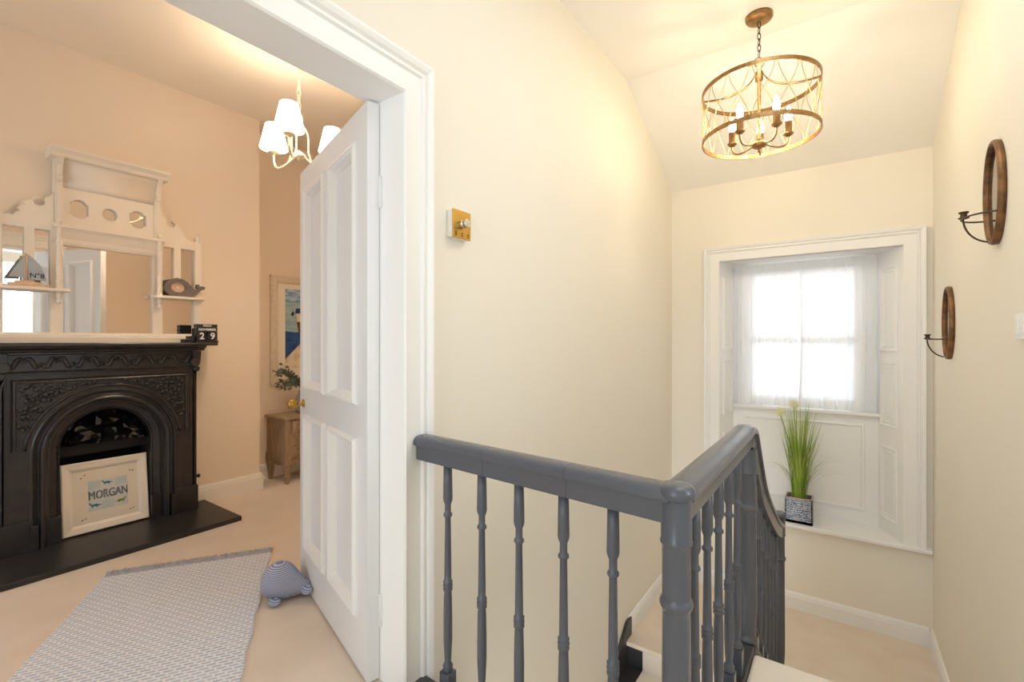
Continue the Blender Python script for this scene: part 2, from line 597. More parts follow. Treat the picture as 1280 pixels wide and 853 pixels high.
M['cwhite'] = mat('cream_white_gloss', rgb(244, 238, 228), 0.35)
baseboard('baseboard_back', [(XW + 0.02, YB), (XR - 0.02, YB)], ZL)
baseboard('baseboard_right', [(XR, YB), (XR, 3.02)], ZL)
baseboard('baseboard_left', [(XW, 3.1), (XW, YB)], ZL)
baseboard('baseboard_chimney', [(XF, 1.44), (XF, 1.89), (XA + 0.02, 1.89)], 0, 1.05, 'cwhite')
baseboard('baseboard_alcove', [(XA, 1.91), (XA, 3.25)], 0, 1.0, 'cwhite')
baseboard('baseboard_landing', [(XR, YN - 0.05), (XR, Y0)], 0)

# ------------------------------------------------------------------ door casing (architrave) and jamb
tr = setting('trim_1')
CAS = [(0, 0), (0, 0.018), (0.006, 0.024), (0.012, 0.018), (0.075, 0.018), (0.082, 0.026), (0.09, 0.026), (0.096, 0.02), (0.104, 0.03), (0.118, 0.036), (0.125, 0.036), (0.125, 0)]
p = [(JY1, -0.02), (JY1, DZ), (JY0, DZ), (JY0, 0.0)]
b = MB(); b.molding(p, CAS, lambda a, c, h: (XW + h, a, c)); b.build('architrave', 'white', tr)
p2 = [(JY1 + 0.035, 0), (JY1 + 0.035, DZ + 0.035), (JY0 - 0.035, DZ + 0.035), (JY0 - 0.035, 0)]
b = MB(); b.molding(p2, [(o, h * 0.55) for o, h in CAS], lambda a, c, h: (XB - 0.012 - h, a, c)); b.build('bedroom_architrave', 'cwhite', tr)
b = MB()
b.box((XW, JY1, 0), (XB - 0.012, JY1 + 0.025, DZ)); b.build('jamb', 'white', tr)
b = MB(); b.box((XW, JY0, 0), (XB - 0.012, JY0 - 0.025, DZ)); b.build('jamb', 'white', tr)
b = MB(); b.box((XW, JY0 - 0.025, DZ), (XB - 0.012, JY1 + 0.025, DZ + 0.025)); b.build('jamb_head', 'white', tr)

# ------------------------------------------------------------------ open four-panel door
door = setting('door_1', (-1.321, 1.022, 0))
DT = 0.042; DW = 0.895; DH = 1.985
dvec = Vector((-0.9555, 0.295, 0)); nvec = Vector((0.295, 0.9555, 0))   # along the leaf, through its thickness
DO = Vector((-1.321, 1.022, 0.008))


def D(a, z, h):     # a along leaf from hinge, z up, h through thickness from the visible face
    return DO + dvec * a + Vector((0, 0, z)) + nvec * h


b = MB()
ST = 0.115; MU = 0.1
rails = [(0, 0.2), (0.8, 0.955), (DH - 0.125, DH)]
LX = [(0, ST), (DW / 2 - MU / 2, DW / 2 + MU / 2), (DW - ST, DW)]


def dbox(mb, a0, a1, z0, z1, h0, h1):
    mb.prism([(a0, z0), (a1, z0), (a1, z1), (a0, z1)], D, h0, h1)


dbox(b, 0, ST, 0, DH, 0, DT); dbox(b, DW - ST, DW, 0, DH, 0, DT)
for z0, z1 in rails: dbox(b, ST, DW - ST, z0, z1, 0, DT)
dbox(b, LX[1][0], LX[1][1], rails[0][1], rails[1][0], 0, DT); dbox(b, LX[1][0], LX[1][1], rails[1][1], rails[2][0], 0, DT)
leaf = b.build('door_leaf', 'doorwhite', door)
for (a0, a1) in ((ST, LX[1][0]), (LX[1][1], DW - ST)):
    for (z0, z1) in ((rails[0][1], rails[1][0]), (rails[1][1], rails[2][0])):
        q = MB(); dbox(q, a0, a1, z0, z1, 0.019, DT - 0.019)
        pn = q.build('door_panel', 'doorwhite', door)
        q = MB()
        MP = [(-0.018, 0.0), (-0.017, -0.007), (-0.01, -0.015), (-0.003, -0.016), (0.002, -0.01), (0.006, -0.008), (0.014, 0.006), (0.02, 0.016), (0.02, 0.02), (-0.0, 0.02)]
        ring = [(a0, z0), (a1, z0), (a1, z1), (a0, z1)][::-1]
        ring = [(a0, z0), (a1, z0), (a1, z1), (a0, z1)]
        MP = [(-o_, h_) for o_, h_ in MP]
        q.molding(ring, MP, D, True)
        q.molding(ring, [(o, DT - h) for o, h in MP], D, True)
        q.build('panel_moulding', 'white', pn, root=door)
for z in (0.235, 1.68):
    q = MB()
    q.lathe([(0.006, z - 0.055), (0.0075, z - 0.053), (0.0075, z + 0.053), (0.006, z + 0.055)], tuple(D(-0.004, 0, DT + 0.004)), seg=10)
    q.prism([(-0.0015, z - 0.05), (0, z - 0.05), (0, z + 0.05), (-0.0015, z + 0.05)], D, 0.004, DT)
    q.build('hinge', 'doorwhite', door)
kz = 0.866; ka = DW - 0.068
q = MB()
kp = D(ka, kz, 0)
q.lathe([(r_ * 0.82, h_ * 0.9) for r_, h_ in [(0.024, 0), (0.024, 0.004), (0.016, 0.008), (0.01, 0.014), (0.01, 0.03), (0.018, 0.036), (0.026, 0.046), (0.029, 0.058), (0.026, 0.07), (0.017, 0.079), (0.0, 0.082)]], tuple(kp), tuple(-nvec), seg=20)
q.build('door_knob', 'brass', door)
q = MB()
kp = D(ka, kz, DT)
q.lathe([(0.024, 0), (0.024, 0.004), (0.01, 0.014), (0.01, 0.03), (0.026, 0.046), (0.029, 0.058), (0.017, 0.079), (0.0, 0.082)], tuple(kp), tuple(nvec), seg=16)
q.build('door_knob', 'brass', door)
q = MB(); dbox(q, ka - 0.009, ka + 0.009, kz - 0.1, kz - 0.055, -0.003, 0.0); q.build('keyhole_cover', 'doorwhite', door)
q = MB(); dbox(q, DW, DW + 0.002, kz - 0.09, kz + 0.07, 0.01, DT - 0.01); q.build('latch_plate', 'brass', door)

# ------------------------------------------------------------------ stair window with panelled recess
win = setting('window_1', (-0.25, YB, WZ0))
WCAS = [(0, 0), (0, 0.02), (0.006, 0.024), (0.07, 0.024), (0.076, 0.034), (0.084, 0.034), (0.09, 0.028), (0.098, 0.038), (0.116, 0.042), (0.118, 0.0)]
b = MB(); b.molding([(WX1, WZ0), (WX1, WZ1), (WX0, WZ1), (WX0, WZ0)], WCAS, lambda a, c, h: (a, YB - h, c)); b.build('window_casing', 'white', win)
b = MB(); b.box((WX0 - 0.125, YB - 0.05, WZ0 - 0.028), (XR - 0.004, YWB + 0.02, WZ0)); b.build('window_sill', 'white', win, bevel=0.006)
b = MB()
b.prism([(WX0, YB - 0.02), (WX1, YB - 0.02), (BX1 + 0.03, YWB), (BX0 - 0.03, YWB)], lambda a, c, h: (a, c, h), WZ1, WZ1 + 0.02); b.build('soffit', 'white', win)
for side, (fx, bx) in ((-1, (WX0, BX0)), (1, (WX1, BX1))):
    f = Vector((fx, YB - 0.015, 0)); bk = Vector((bx, YWB + 0.01, 0))
    L = (bk - f).length; t = (bk - f).normalized(); nn = Vector((-t.y, t.x, 0))
    if (nn.x > 0) == (side > 0): nn = -nn     # into the recess

    def R(a, z, h, f=f, t=t, nn=nn):
        return f + t * a + Vector((0, 0, z)) + nn * h
    b = MB(); b.prism([(0, WZ0), (L, WZ0), (L, WZ1), (0, WZ1)], R, -0.03, 0.0)
    sh = b.build('shutter_reveal', 'white', win)
    for (z0, z1) in ((-0.1, 0.42), (0.56, 1.02), (1.1, 1.7)):
        ring = [(0.06, z0), (0.06, z1), (L - 0.045, z1), (L - 0.045, z0)]
        q = MB()
        q.molding(ring, [(0, 0), (0.004, 0.01), (0.012, 0.01), (0.018, 0.003), (0.018, 0)], R, True)
        q.molding([(0.088, z0 + 0.028), (0.088, z1 - 0.028), (L - 0.073, z1 - 0.028), (L - 0.073, z0 + 0.028)], [(0, 0), (0.008, 0.006), (0.2, 0.006)][:2] + [(0.012, 0.0)], R, True)
        q.build('reveal_panel', 'white', sh, root=win)
# apron below the sash
b = MB(); b.box((BX0 - 0.03, YWB, WZ0), (BX1 + 0.03, YWB + 0.03, 0.63)); ap = b.build('apron', 'white', win)
RY = lambda a, c, h: (a, YWB - h, c)
b = MB()
b.molding([(BX0 + 0.1, WZ0 + 0.13), (BX0 + 0.1, 0.53), (BX1 - 0.1, 0.53), (BX1 - 0.1, WZ0 + 0.13)], [(-0.026, 0), (-0.022, 0.01), (-0.008, 0.012), (0.0, 0.004), (0, 0)], RY, True)
b.build('apron_moulding', 'white', ap, root=win)
b = MB(); b.box((BX0 - 0.02, YWB - 0.035, 0.615), (BX1 + 0.045, YWB + 0.09, 0.64)); b.build('window_board', 'white', win, bevel=0.004)
# sash frames and glazing
YG = 4.45
GX0, GX1, GZ0, GZ1 = -0.64, 0.1, 0.69, 1.735
b = MB()
b.box((BX0 - 0.05, YG - 0.045, 0.62), (GX0 - 0.03, YG + 0.06, WZ1)); b.box((GX1 + 0.03, YG - 0.045, 0.62), (BX1 + 0.05, YG + 0.06, WZ1))
b.box((GX0 - 0.03, YG - 0.045, GZ1 + 0.03), (GX1 + 0.03, YG + 0.06, WZ1 + 0.02)); b.box((GX0 - 0.03, YG - 0.045, 0.6), (GX1 + 0.03, YG + 0.06, GZ0 - 0.02))
b.build('sash_box', 'white', win)
zm = 1.175
xm = (GX0 + GX1) / 2
for (z0, z1, yy) in ((GZ0 - 0.02, zm + 0.02, YG - 0.02), (zm - 0.02, GZ1 + 0.03, YG + 0.02)):
    b = MB()
    b.box((GX0 - 0.03, yy - 0.02, z0), (GX0 + 0.02, yy + 0.015, z1)); b.box((GX1 - 0.02, yy - 0.02, z0), (GX1 + 0.03, yy + 0.015, z1))
    b.box((GX0 + 0.02, yy - 0.02, z0), (GX1 - 0.02, yy + 0.015, z0 + 0.045)); b.box((GX0 + 0.02, yy - 0.02, z1 - 0.04), (GX1 - 0.02, yy + 0.015, z1))
    b.box((xm - 0.011, yy - 0.018, z0 + 0.045), (xm + 0.011, yy + 0.012, z1 - 0.04))
    sa = b.build('sash', 'white', win)
    for (xa, xb) in ((GX0 + 0.02, xm - 0.011), (xm + 0.011, GX1 - 0.02)):
        q = MB(); q.box((xa, yy - 0.002, z0 + 0.045), (xb, yy + 0.002, z1 - 0.04))
        if 'glass' not in M:
            g = bpy.data.materials.new('window_glass'); g.use_nodes = True
            nt = g.node_tree; nt.nodes.remove(nt.nodes['Principled BSDF'])
            t_ = nt.nodes.new('ShaderNodeBsdfTransparent'); gl = nt.nodes.new('ShaderNodeBsdfGlossy'); gl.inputs['Roughness'].default_value = 0.02
            fr = nt.nodes.new('ShaderNodeFresnel'); fr.inputs[0].default_value = 1.4
            mx = nt.nodes.new('ShaderNodeMixShader')
            nt.links.new(fr.outputs[0], mx.inputs[0]); nt.links.new(t_.outputs[0], mx.inputs[1]); nt.links.new(gl.outputs[0], mx.inputs[2])
            nt.links.new(mx.outputs[0], nt.nodes['Material Output'].inputs[0])
            M['glass'] = g
        q.build('pane', 'glass', sa, root=win)

# sheer curtain, two widths on one rod
cur = thing('sheer_curtain', (-0.26, 4.365, 0.645), 'sheer white gathered voile curtain hanging across the stair window', 'curtain')


def curtain_half(x0, x1, seed, lean):
    rnd = random.Random(seed)
    nx, nz = 90, 14
    vs, fs = [], []
    z0, z1 = 0.648, 1.775
    ph = [rnd.uniform(0, 6.28) for _ in range(6)]
    for j in range(nz + 1):
        t = j / nz
        z = z1 + (z0 - z1) * t
        for i in range(nx + 1):
            s = i / nx
            x = x0 + (x1 - x0) * s + lean * math.sin(t * PI) * (s if lean < 0 else 1 - s)
            amp = 0.006 + 0.016 * min(1, t * 2.5)
            y = 4.35 + amp * (math.sin(s * 52 + ph[0] + 0.6 * math.sin(t * 3 + ph[1])) * 0.6 + math.sin(s * 31 + ph[2]) * 0.5 + math.sin(s * 87 + ph[3]) * 0.25)
            vs.append((x, y, z + 0.004 * math.sin(s * 17 + ph[4]) * t))
    for j in range(nz):
        for i in range(nx):
            a = j * (nx + 1) + i
            fs.append((a, a + 1, a + nx + 2, a + nx + 1))
    b = MB(); b.add(vs, fs, True)
    return b.build('curtain_width', 'sheer', cur)


curtain_half(BX0 + 0.01, -0.275, 3, -0.012)
curtain_half(-0.28, BX1 - 0.005, 5, 0.015)
b = MB()
hv, hf = [], []
for i in range(121):
    s = i / 120; x = BX0 + 0.008 + (BX1 - BX0 - 0.012) * s
    for k, z in enumerate((1.806, 1.79, 1.765, 1.735)):
        hv.append((x, 4.345 + 0.003 * math.sin(s * 150) + (0.006 if k == 1 else 0), z))
for i in range(120):
    for k in range(3):
        a = i * 4 + k; hf.append((a, a + 4, a + 5, a + 1))
b.add(hv, hf, True); b.build('rod_pocket', 'sheer', cur)
b = MB(); b.tube([(BX0, 4.357, 1.785), (BX1, 4.357, 1.785)], 0.005); b.build('curtain_rod', 'white', cur)

# ------------------------------------------------------------------ staircase
st = thing('staircase', (-0.36, 3.0, ZL), 'cream carpeted dog-leg stairs with a half landing under the window', 'staircase')
RS = 0.17; GO = 0.265
for k in range(1, 5):
    b = MB()
    y1 = YN - 0.02 + GO * (k - 1)
    b.box((-0.265, y1, -RS * k - 0.17), (XR - 0.002, y1 + GO + 0.015, -RS * k))
    b.build('upper_step', 'stepcarpet', st, bevel=0.012)
b = MB(); b.box((XW + 0.002, 3.02, ZL - 0.03), (XR - 0.002, YB - 0.002, ZL)); b.build('half_landing', 'landcarpet', st, bevel=0.012)
b = MB(); b.box((XW + 0.002, 3.065, ZL - 0.24), (XR - 0.002, YB - 0.002, ZL - 0.031)); b.build('landing_frame', 'darkstring', st)
for k in range(1, 12):
    y1 = 3.05 - 0.25 * (k - 1)
    b = MB(); b.box((XW + 0.002, y1 - 0.25, ZL - RS * k - 0.2), (-0.345, y1, ZL - RS * k))
    b.box((XW + 0.002, y1 - 0.0, ZL - RS * k - 0.05), (-0.345, y1 + 0.012, ZL - RS * (k - 1) - 0.03))
    sp = b.build('lower_step', 'darkstring', st)
    q = MB(); q.box((XW + 0.125, y1 - 0.255, ZL - RS * k - 0.1), (-0.42, y1, ZL - RS * k + 0.01))
    q.box((XW + 0.125, y1 - 0.012, ZL - RS * k), (-0.42, y1, ZL - RS * (k - 1) - 0.02))
    q.build('carpet_runner', 'stepcarpet', sp, root=st, bevel=0.004)
# wall string of the lower flight and outer strings
b = MB()
b.prism([(3.12, ZL + 0.12), (3.05, ZL + 0.115), (0.4, ZL - 2.0), (0.4, ZL - 2.35), (3.0, ZL - 0.3), (3.12, ZL - 0.05)], lambda a, c, h: (h, a, c), XW + 0.002, XW + 0.022)
b.build('wall_string', 'darkstring', st)
b = MB()
b.prism([(YN + 0.02, 0.012), (2.09, -0.06), (3.1, ZL + 0.02), (3.1, ZL - 0.24), (2.9, ZL - 0.24), (YN + 0.02, -0.3)], lambda a, c, h: (h, a, c), -0.345, -0.268)
b.build('outer_string', 'darkstring', st)
b = MB()
b.prism([(3.05, ZL + 0.0), (0.5, ZL - 1.75), (0.5, ZL - 2.05), (3.05, ZL - 0.3)], lambda a, c, h: (h, a, c), -0.345, -0.28)
b.build('outer_string', 'darkstring', st)

# ------------------------------------------------------------------ balustrade
bal = thing('balustrade', (-0.3, 1.06, 0), 'slate grey painted landing and stair balustrade with turned balusters', 'balustrade')
N1 = Vector((-0.3, 1.06, 0)); N2 = Vector((-0.3, 2.025, 0)); N3 = Vector((-0.295, 3.08, 0))
ZR = 0.853
b = MB()      # curb the balusters stand on
b.box((XW + 0.002, 1.0, -0.24), (-0.27, 1.16, 0.014)); b.box((-0.345, 1.16, -0.24), (-0.27, YN + 0.02, 0.014))
b.build('floor_curb', 'darkstring', bal, bevel=0.006)
RH = [(0.024, -0.082), (0.0255, -0.079), (0.0255, -0.036), (0.028, -0.033), (0.036, -0.032), (0.0385, -0.029), (0.039, -0.023), (0.037, -0.016), (0.032, -0.008), (0.024, -0.003), (0.012, -0.0005)]
RP = [(-a, b) for a, b in RH] + [(0, 0)] + RH[::-1]


def rail(pts, name='handrail'):
    b = MB(); vs, fs = [], []
    pts = [Vector(p) for p in pts]; n = len(pts); m = len(RP)
    for i, p in enumerate(pts):
        t = (pts[min(i + 1, n - 1)] - pts[max(i - 1, 0)]).normalized()
        side = Vector((t.y, -t.x, 0)).normalized()
        up = side.cross(t).normalized()
        for o, h in RP:
            vs.append(p + side * o + up * h)
    for i in range(n - 1):
        for k in range(m):
            l = (k + 1) % m
            fs.append((i * m + k, i * m + l, (i + 1) * m + l, (i + 1) * m + k))
    b.add(vs, fs, True)
    b.add(vs[:m], [tuple(range(m))]); b.add(vs[-m:], [tuple(range(m))])
    o = b.build(name, 'grey', bal)
    for pl in o.data.polygons:
        pl.use_smooth = len(pl.vertices) == 4
    md = o.modifiers.new('es', 'EDGE_SPLIT'); md.split_angle = 0.75
    return o


rail([(-1.178, 1.14, ZR), (-0.87, 1.112, ZR)])
rail([(-0.869, 1.112, ZR), (-0.575, 1.085, ZR)])
rail([(-0.574, 1.085, ZR), (-0.303, 1.06, ZR)])
rail([(-0.3, 1.062, ZR), (-0.3, 1.6, ZR)])


def catmull(P, n=6):
    out = []
    P = [Vector(p) for p in P]
    P = [P[0] * 2 - P[1]] + P + [P[-1] * 2 - P[-2]]
    for i in range(1, len(P) - 2):
        for k in range(n):
            t = k / n
            a, b_, c, d = P[i - 1], P[i], P[i + 1], P[i + 2]
            out.append(0.5 * ((2 * b_) + (c - a) * t + (2 * a - 5 * b_ + 4 * c - d) * t * t + (3 * b_ - a - 3 * c + d) * t ** 3))
    out.append(P[-2])
    return out


slope = [(1.602, ZR), (1.85, ZR), (1.97, ZR + 0.002), (2.04, 0.835), (2.1, 0.775), (2.175, 0.69), (2.32, 0.545), (2.55, 0.396), (2.83, 0.24), (3.04, 0.15)]
SL = catmull([(-0.3 + 0.005 * max(0, y - 2), y, z) for y, z in slope])
rail(SL)


def railz(y):
    for i in range(len(SL) - 1):
        if SL[i].y <= y <= SL[i + 1].y:
            f = (y - SL[i].y) / (SL[i + 1].y - SL[i].y)
            return SL[i].z + f * (SL[i + 1].z - SL[i].z)
    return ZR


def newel(p, z0, z1, cap=True, full=True):
    """z1 = top of newel"""
    prof = []
    h = z1 - z0
    P_ = [(0.038, 0.0), (0.038, 0.05), (0.03, 0.058), (0.034, 0.066), (0.037, 0.075), (0.034, 0.084), (0.029, 0.09), (0.035, 0.098), (0.036, 0.106), (0.03, 0.116),
          (0.026, 0.128), (0.028, 0.17), (0.0315, 0.24), (0.032, 0.3), (0.03, h - 0.29), (0.0305, h - 0.278),
          (0.034, h - 0.274), (0.036, h - 0.268), (0.036, h - 0.262), (0.034, h - 0.257), (0.031, h - 0.254), (0.0305, h - 0.25), (0.0305, h - 0.14), (0.0315, h - 0.137),
          (0.0345, h - 0.133), (0.035, h - 0.128), (0.033, h - 0.124), (0.033, h - 0.038)]
    if cap:
        P_ += [(0.033, h - 0.036), (0.037, h - 0.033), (0.0405, h - 0.029), (0.041, h - 0.02), (0.0385, h - 0.01), (0.033, h - 0.004), (0.022, h - 0.001), (0, h)]
    for r, z in P_:
        prof.append((r, z))
    b = MB(); b.lathe(prof, (p[0], p[1], z0), seg=24)
    o = b.build('newel_post', 'grey', bal)
    md = o.modifiers.new('es', 'EDGE_SPLIT'); md.split_angle = 0.9
    return o


newel(N1, 0.0, ZR + 0.006)
newel(N2, -0.09, ZR - 0.06, False)
newel(N3, ZL, 0.195)


def baluster(x, y, z0, z1, rz=0.0):
    h = z1 - z0
    k = h / 0.775
    b = MB()
    s = 0.019
    hb = 0.085 * k
    b.box((x - s, y - s, z0), (x + s, y + s, z0 + hb))
    raw = [(0.0145, 0.086), (0.017, 0.092), (0.0145, 0.098), (0.017, 0.104), (0.014, 0.11), (0.0105, 0.118), (0.012, 0.14), (0.0145, 0.19), (0.0148, 0.25), (0.0135, 0.33), (0.0125, 0.352),
           (0.0155, 0.356), (0.0155, 0.361), (0.0135, 0.364), (0.0158, 0.368), (0.0158, 0.374), (0.0135, 0.377), (0.0155, 0.381), (0.0155, 0.385), (0.012, 0.388),
           (0.0118, 0.42), (0.0098, 0.597), (0.0138, 0.601), (0.0148, 0.605), (0.0138, 0.61), (0.0102, 0.614), (0.0102, 0.64), (0.0145, 0.652), (0.0158, 0.66), (0.0152, 0.7), (0.0138, 0.775)]
    b.lathe([(r, z * k) for r, z in raw], (x, y, z0), seg=14)
    return b.build('baluster', 'grey', bal)


for x, y in ((-1.05, 1.13), (-0.896, 1.115), (-0.749, 1.1), (-0.599, 1.088), (-0.455, 1.075)):
    baluster(x, y, 0.014, ZR - 0.08)
for y in (1.218, 1.353, 1.496, 1.653, 1.795):
    baluster(-0.3, y, 0.014, ZR - 0.08)
for y in (2.17, 2.32, 2.47, 2.62, 2.77, 2.92):
    baluster(-0.3, y, -0.06 - (y - 2.09) * 0.8, railz(y) - 0.09)

# ------------------------------------------------------------------ drum pendant over the stairwell
PX, PY = -0.37, 2.88
PR, PT, PB = 0.285, 2.555, 2.29
pend = thing('pendant_light', (PX, PY, PB), 'round antique gold cage pendant with five candle bulbs above the stairwell', 'pendant light')
b = MB(); b.lathe([(0.0, ZC - 0.03), (0.03, ZC - 0.03), (0.062, ZC - 0.024), (0.068, ZC - 0.016), (0.068, ZC)], (PX, PY, 0), seg=28); b.build('ceiling_canopy', 'antique', pend)
z = ZC - 0.03
k = 0
while z > 2.745:
    b = MB()
    a = k * PI / 2 + 0.6
    ring = [(PX + 0.0085 * math.cos(t) * math.cos(a), PY + 0.0085 * math.cos(t) * math.sin(a), z - 0.018 + 0.02 * math.sin(t)) for t in [i * 2 * PI / 12 for i in range(12)]]
    b.tube(ring, 0.0024, 6, True); b.build('chain_link', 'darkbronze', pend)
    z -= 0.032; k += 1
b = MB()
b.tube([(PX + 0.027 * math.cos(t) * 0.82, PY + 0.027 * math.cos(t) * 0.57, 2.7 + 0.027 * math.sin(t)) for t in [i * 2 * PI / 20 for i in range(20)]], 0.0032, 6, True); b.build('hanging_loop', 'antique', pend)
b = MB(); b.lathe([(0.006, 2.675), (0.012, 2.668), (0.012, 2.65), (0.02, 2.645), (0.02, 2.6), (0.008, 2.595), (0.0075, 2.28), (0.012, 2.275)], (PX, PY, 0), seg=14); b.build('stem', 'antique', pend)
for zz in (PT, PB):
    b = MB()
    b.lathe([(PR, -0.011), (PR + 0.006, -0.011), (PR + 0.006, 0.011), (PR, 0.011), (PR, -0.011)], (PX, PY, zz), seg=72, smooth=False, cap=False)
    b.build('ring_hoop', 'antique', pend)
for i in range(4):
    a = 0.128 + i * PI / 2
    dx, dy = math.cos(a), math.sin(a)
    pts = bez((0.018, 0, 2.64), (0.05, 0, 2.555), (0.15, 0, 2.53), (PR, 0, PT - 0.004), 14)
    vs = []; fs = []
    for j, p in enumerate(pts):
        for o in (-0.009, 0.009):
            for hh in (-0.002, 0.002):
                vs.append((PX + p.x * dx - o * dy, PY + p.x * dy + o * dx, p.z + hh))
    for j in range(14):
        q = j * 4
        fs += [(q, q + 2, q + 6, q + 4), (q + 1, q + 5, q + 7, q + 3), (q, q + 4, q + 5, q + 1), (q + 2, q + 3, q + 7, q + 6)]
    b = MB(); b.add(vs, fs, True); b.build('strap', 'antique', pend)
NW = 16
for i in range(NW):
    for sgn in (1, -1):
        b = MB(); pts = []
        for j in range(17):
            t = j / 16
            s = 0.5 - 0.5 * math.cos(2 * PI * t) if False else (3 * t * t - 2 * t ** 3)
            a = 2 * PI * (i + 0.06 * sgn + sgn * s * 0.88) / NW
            pts.append((PX + (PR + 0.003) * math.cos(a), PY + (PR + 0.003) * math.sin(a), PT + (PB - PT) * t))
        b.tube(pts, 0.0021, 5); b.build('cage_wire', 'wiregold', pend)
b = MB(); b.lathe([(0, 2.205), (0.006, 2.207), (0.006, 2.222), (0.016, 2.228), (0.034, 2.236), (0.036, 2.25), (0.03, 2.266), (0.012, 2.28)], (PX, PY, 0), seg=20); b.build('hub', 'antique', pend)
BULBS = []
for i in range(5):
    a = -PI / 2 + YAW + 2 * PI * i / 5 + 0.1
    dx, dy = math.cos(a), math.sin(a)
    pts = bez((0.03, 0, 2.25), (0.1, 0, 2.215), (0.15, 0, 2.22), (0.145, 0, 2.285), 12)
    b = MB(); b.tube([(PX + p.x * dx, PY + p.x * dy, p.z) for p in pts], 0.0052, 8)
    arm = b.build('arm', 'antique', pend)
    cx, cy = PX + 0.145 * dx, PY + 0.145 * dy
    b = MB(); b.lathe([(0.006, 2.278), (0.014, 2.284), (0.026, 2.294), (0.026, 2.299), (0.018, 2.3), (0.018, 2.362), (0.014, 2.362)], (cx, cy, 0), seg=16); b.build('candle_sleeve', 'antique', arm, root=pend)
    b = MB(); b.lathe([(0.01, 2.362), (0.015, 2.375), (0.0175, 2.39), (0.0155, 2.41), (0.009, 2.43), (0.003, 2.445), (0, 2.448)], (cx, cy, 0), seg=12); b.build('bulb', 'bulb', arm, root=pend)

# ------------------------------------------------------------------ mirrored candle sconces on the right wall


def sconce(y, z, label):
    rv, rh = 0.2, 0.118
    t = thing('candle_sconce', (XR, y, z), label, 'wall sconce', 'mirrored candle sconces on the right wall')

    def oval(prof, name, m, n=48):
        b = MB(); vs = []; fs = []
        for o, h in prof:
            for k in range(n):
                a = 2 * PI * k / n
                vs.append((XR - h, y + max(rh + o, 0.0) * math.cos(a), z + max(rv + o, 0.0) * math.sin(a)))
        for i in range(len(prof) - 1):
            for k in range(n):
                fs.append((i * n + k, i * n + (k + 1) % n, (i + 1) * n + (k + 1) % n, (i + 1) * n + k))
        b.add(vs, fs, True)
        return b, n
    b, n = oval([(-0.008, 0.0), (0, 0.001), (0.002, 0.014), (-0.002, 0.023), (-0.007, 0.025), (-0.012, 0.022), (-0.014, 0.01), (-0.016, 0.001)], 'f', 'b')
    b.build('oval_frame', 'bronze', t)
    b, n = oval([(-0.013, 0.002), (-0.013, 0.011)], 'm', 'b')
    b.f.append(tuple(range(n, 2 * n))); b.s.append(False)
    b.build('mirror_glass', 'darkmirror', t)
    zc = z - 0.09
    hoop = []
    for i in range(25):
        a = PI * i / 24
        hoop.append((XR - 0.02 - 0.085 * math.sin(a), y + 0.1 * math.cos(a), zc))
    b = MB(); b.tube(hoop, 0.0034, 6); b.build('hoop_arm', 'darkbronze', t)
    b = MB(); b.tube(bez((XR - 0.1, y, zc), (XR - 0.098, y, zc - 0.05), (XR - 0.07, y, zc - 0.09), (XR - 0.03, y, z - rv + 0.012), 12), 0.0034, 6); b.build('brace_arm', 'darkbronze', t)
    b = MB(); b.lathe([(0.004, zc - 0.002), (0.017, zc + 0.002), (0.017, zc + 0.006), (0.011, zc + 0.008), (0.01, zc + 0.02), (0.016, zc + 0.024), (0.016, zc + 0.028), (0.008, zc + 0.028), (0.008, zc + 0.012), (0, zc + 0.012)], (XR - 0.098, y, 0), seg=16)
    b.build('candle_cup', 'darkbronze', t)
    return t


sconce(2.545, 1.745, 'oval bronze mirror candle sconce hung higher, nearer the light switch')
sconce(3.50, 1.273, 'oval bronze mirror candle sconce hung lower, beside the window casing')

# light switch
t = thing('light_switch', (XR, 2.25, 1.22), 'white plastic light switch on the right wall', 'light switch')
b = MB(); b.box((XR - 0.011, 2.206, 1.177), (XR, 2.294, 1.263)); b.build('switch_plate', 'plasticwhite', t, bevel=0.004)
b = MB(); b.box((XR - 0.016, 2.236, 1.195), (XR - 0.009, 2.264, 1.245)); b.build('rocker', 'plasticwhite', t, bevel=0.002)

# dimmer / thermostat control by the door
t = thing('wall_controller', (XW, 1.34, 1.612), 'square white control box with brass face and chrome knob by the door', 'controller')
cy, cz = 1.34, 1.612
b = MB(); b.box((XW, cy - 0.05, cz - 0.052), (XW + 0.027, cy + 0.05, cz + 0.052)); b.build('case', 'plasticwhite', t, bevel=0.005)
b = MB(); b.box((XW + 0.027, cy - 0.051, cz - 0.053), (XW + 0.032, cy + 0.051, cz + 0.053)); fp = b.build('face_plate', 'goldplate', t, bevel=0.002)
b = MB(); b.lathe([(0.017, 0), (0.017, 0.01), (0.0145, 0.012), (0.0145, 0.014), (0.0165, 0.016), (0.0165, 0.03), (0.015, 0.032)], (XW + 0.032, cy, cz + 0.002), (1, 0, 0), 24); b.build('knob', 'chrome', t)
for o in (-0.034, 0.0, 0.034):
    b = MB()
    to = lambda a, c, h, o=o: (XW + 0.0324 + h, cy + o + a, cz - 0.036 + c)
    b.prism([(-0.006, 0.001), (0.0, 0.007), (0.006, 0.001)], to, 0, 0.0004)
    b.prism([(-0.005, -0.008), (0.004, -0.008), (0.004, -0.001), (0.001, -0.001), (0.001, -0.005), (-0.005, -0.005)], to, 0, 0.0004)
    b.build('printed_symbol', 'ink', fp, root=t)

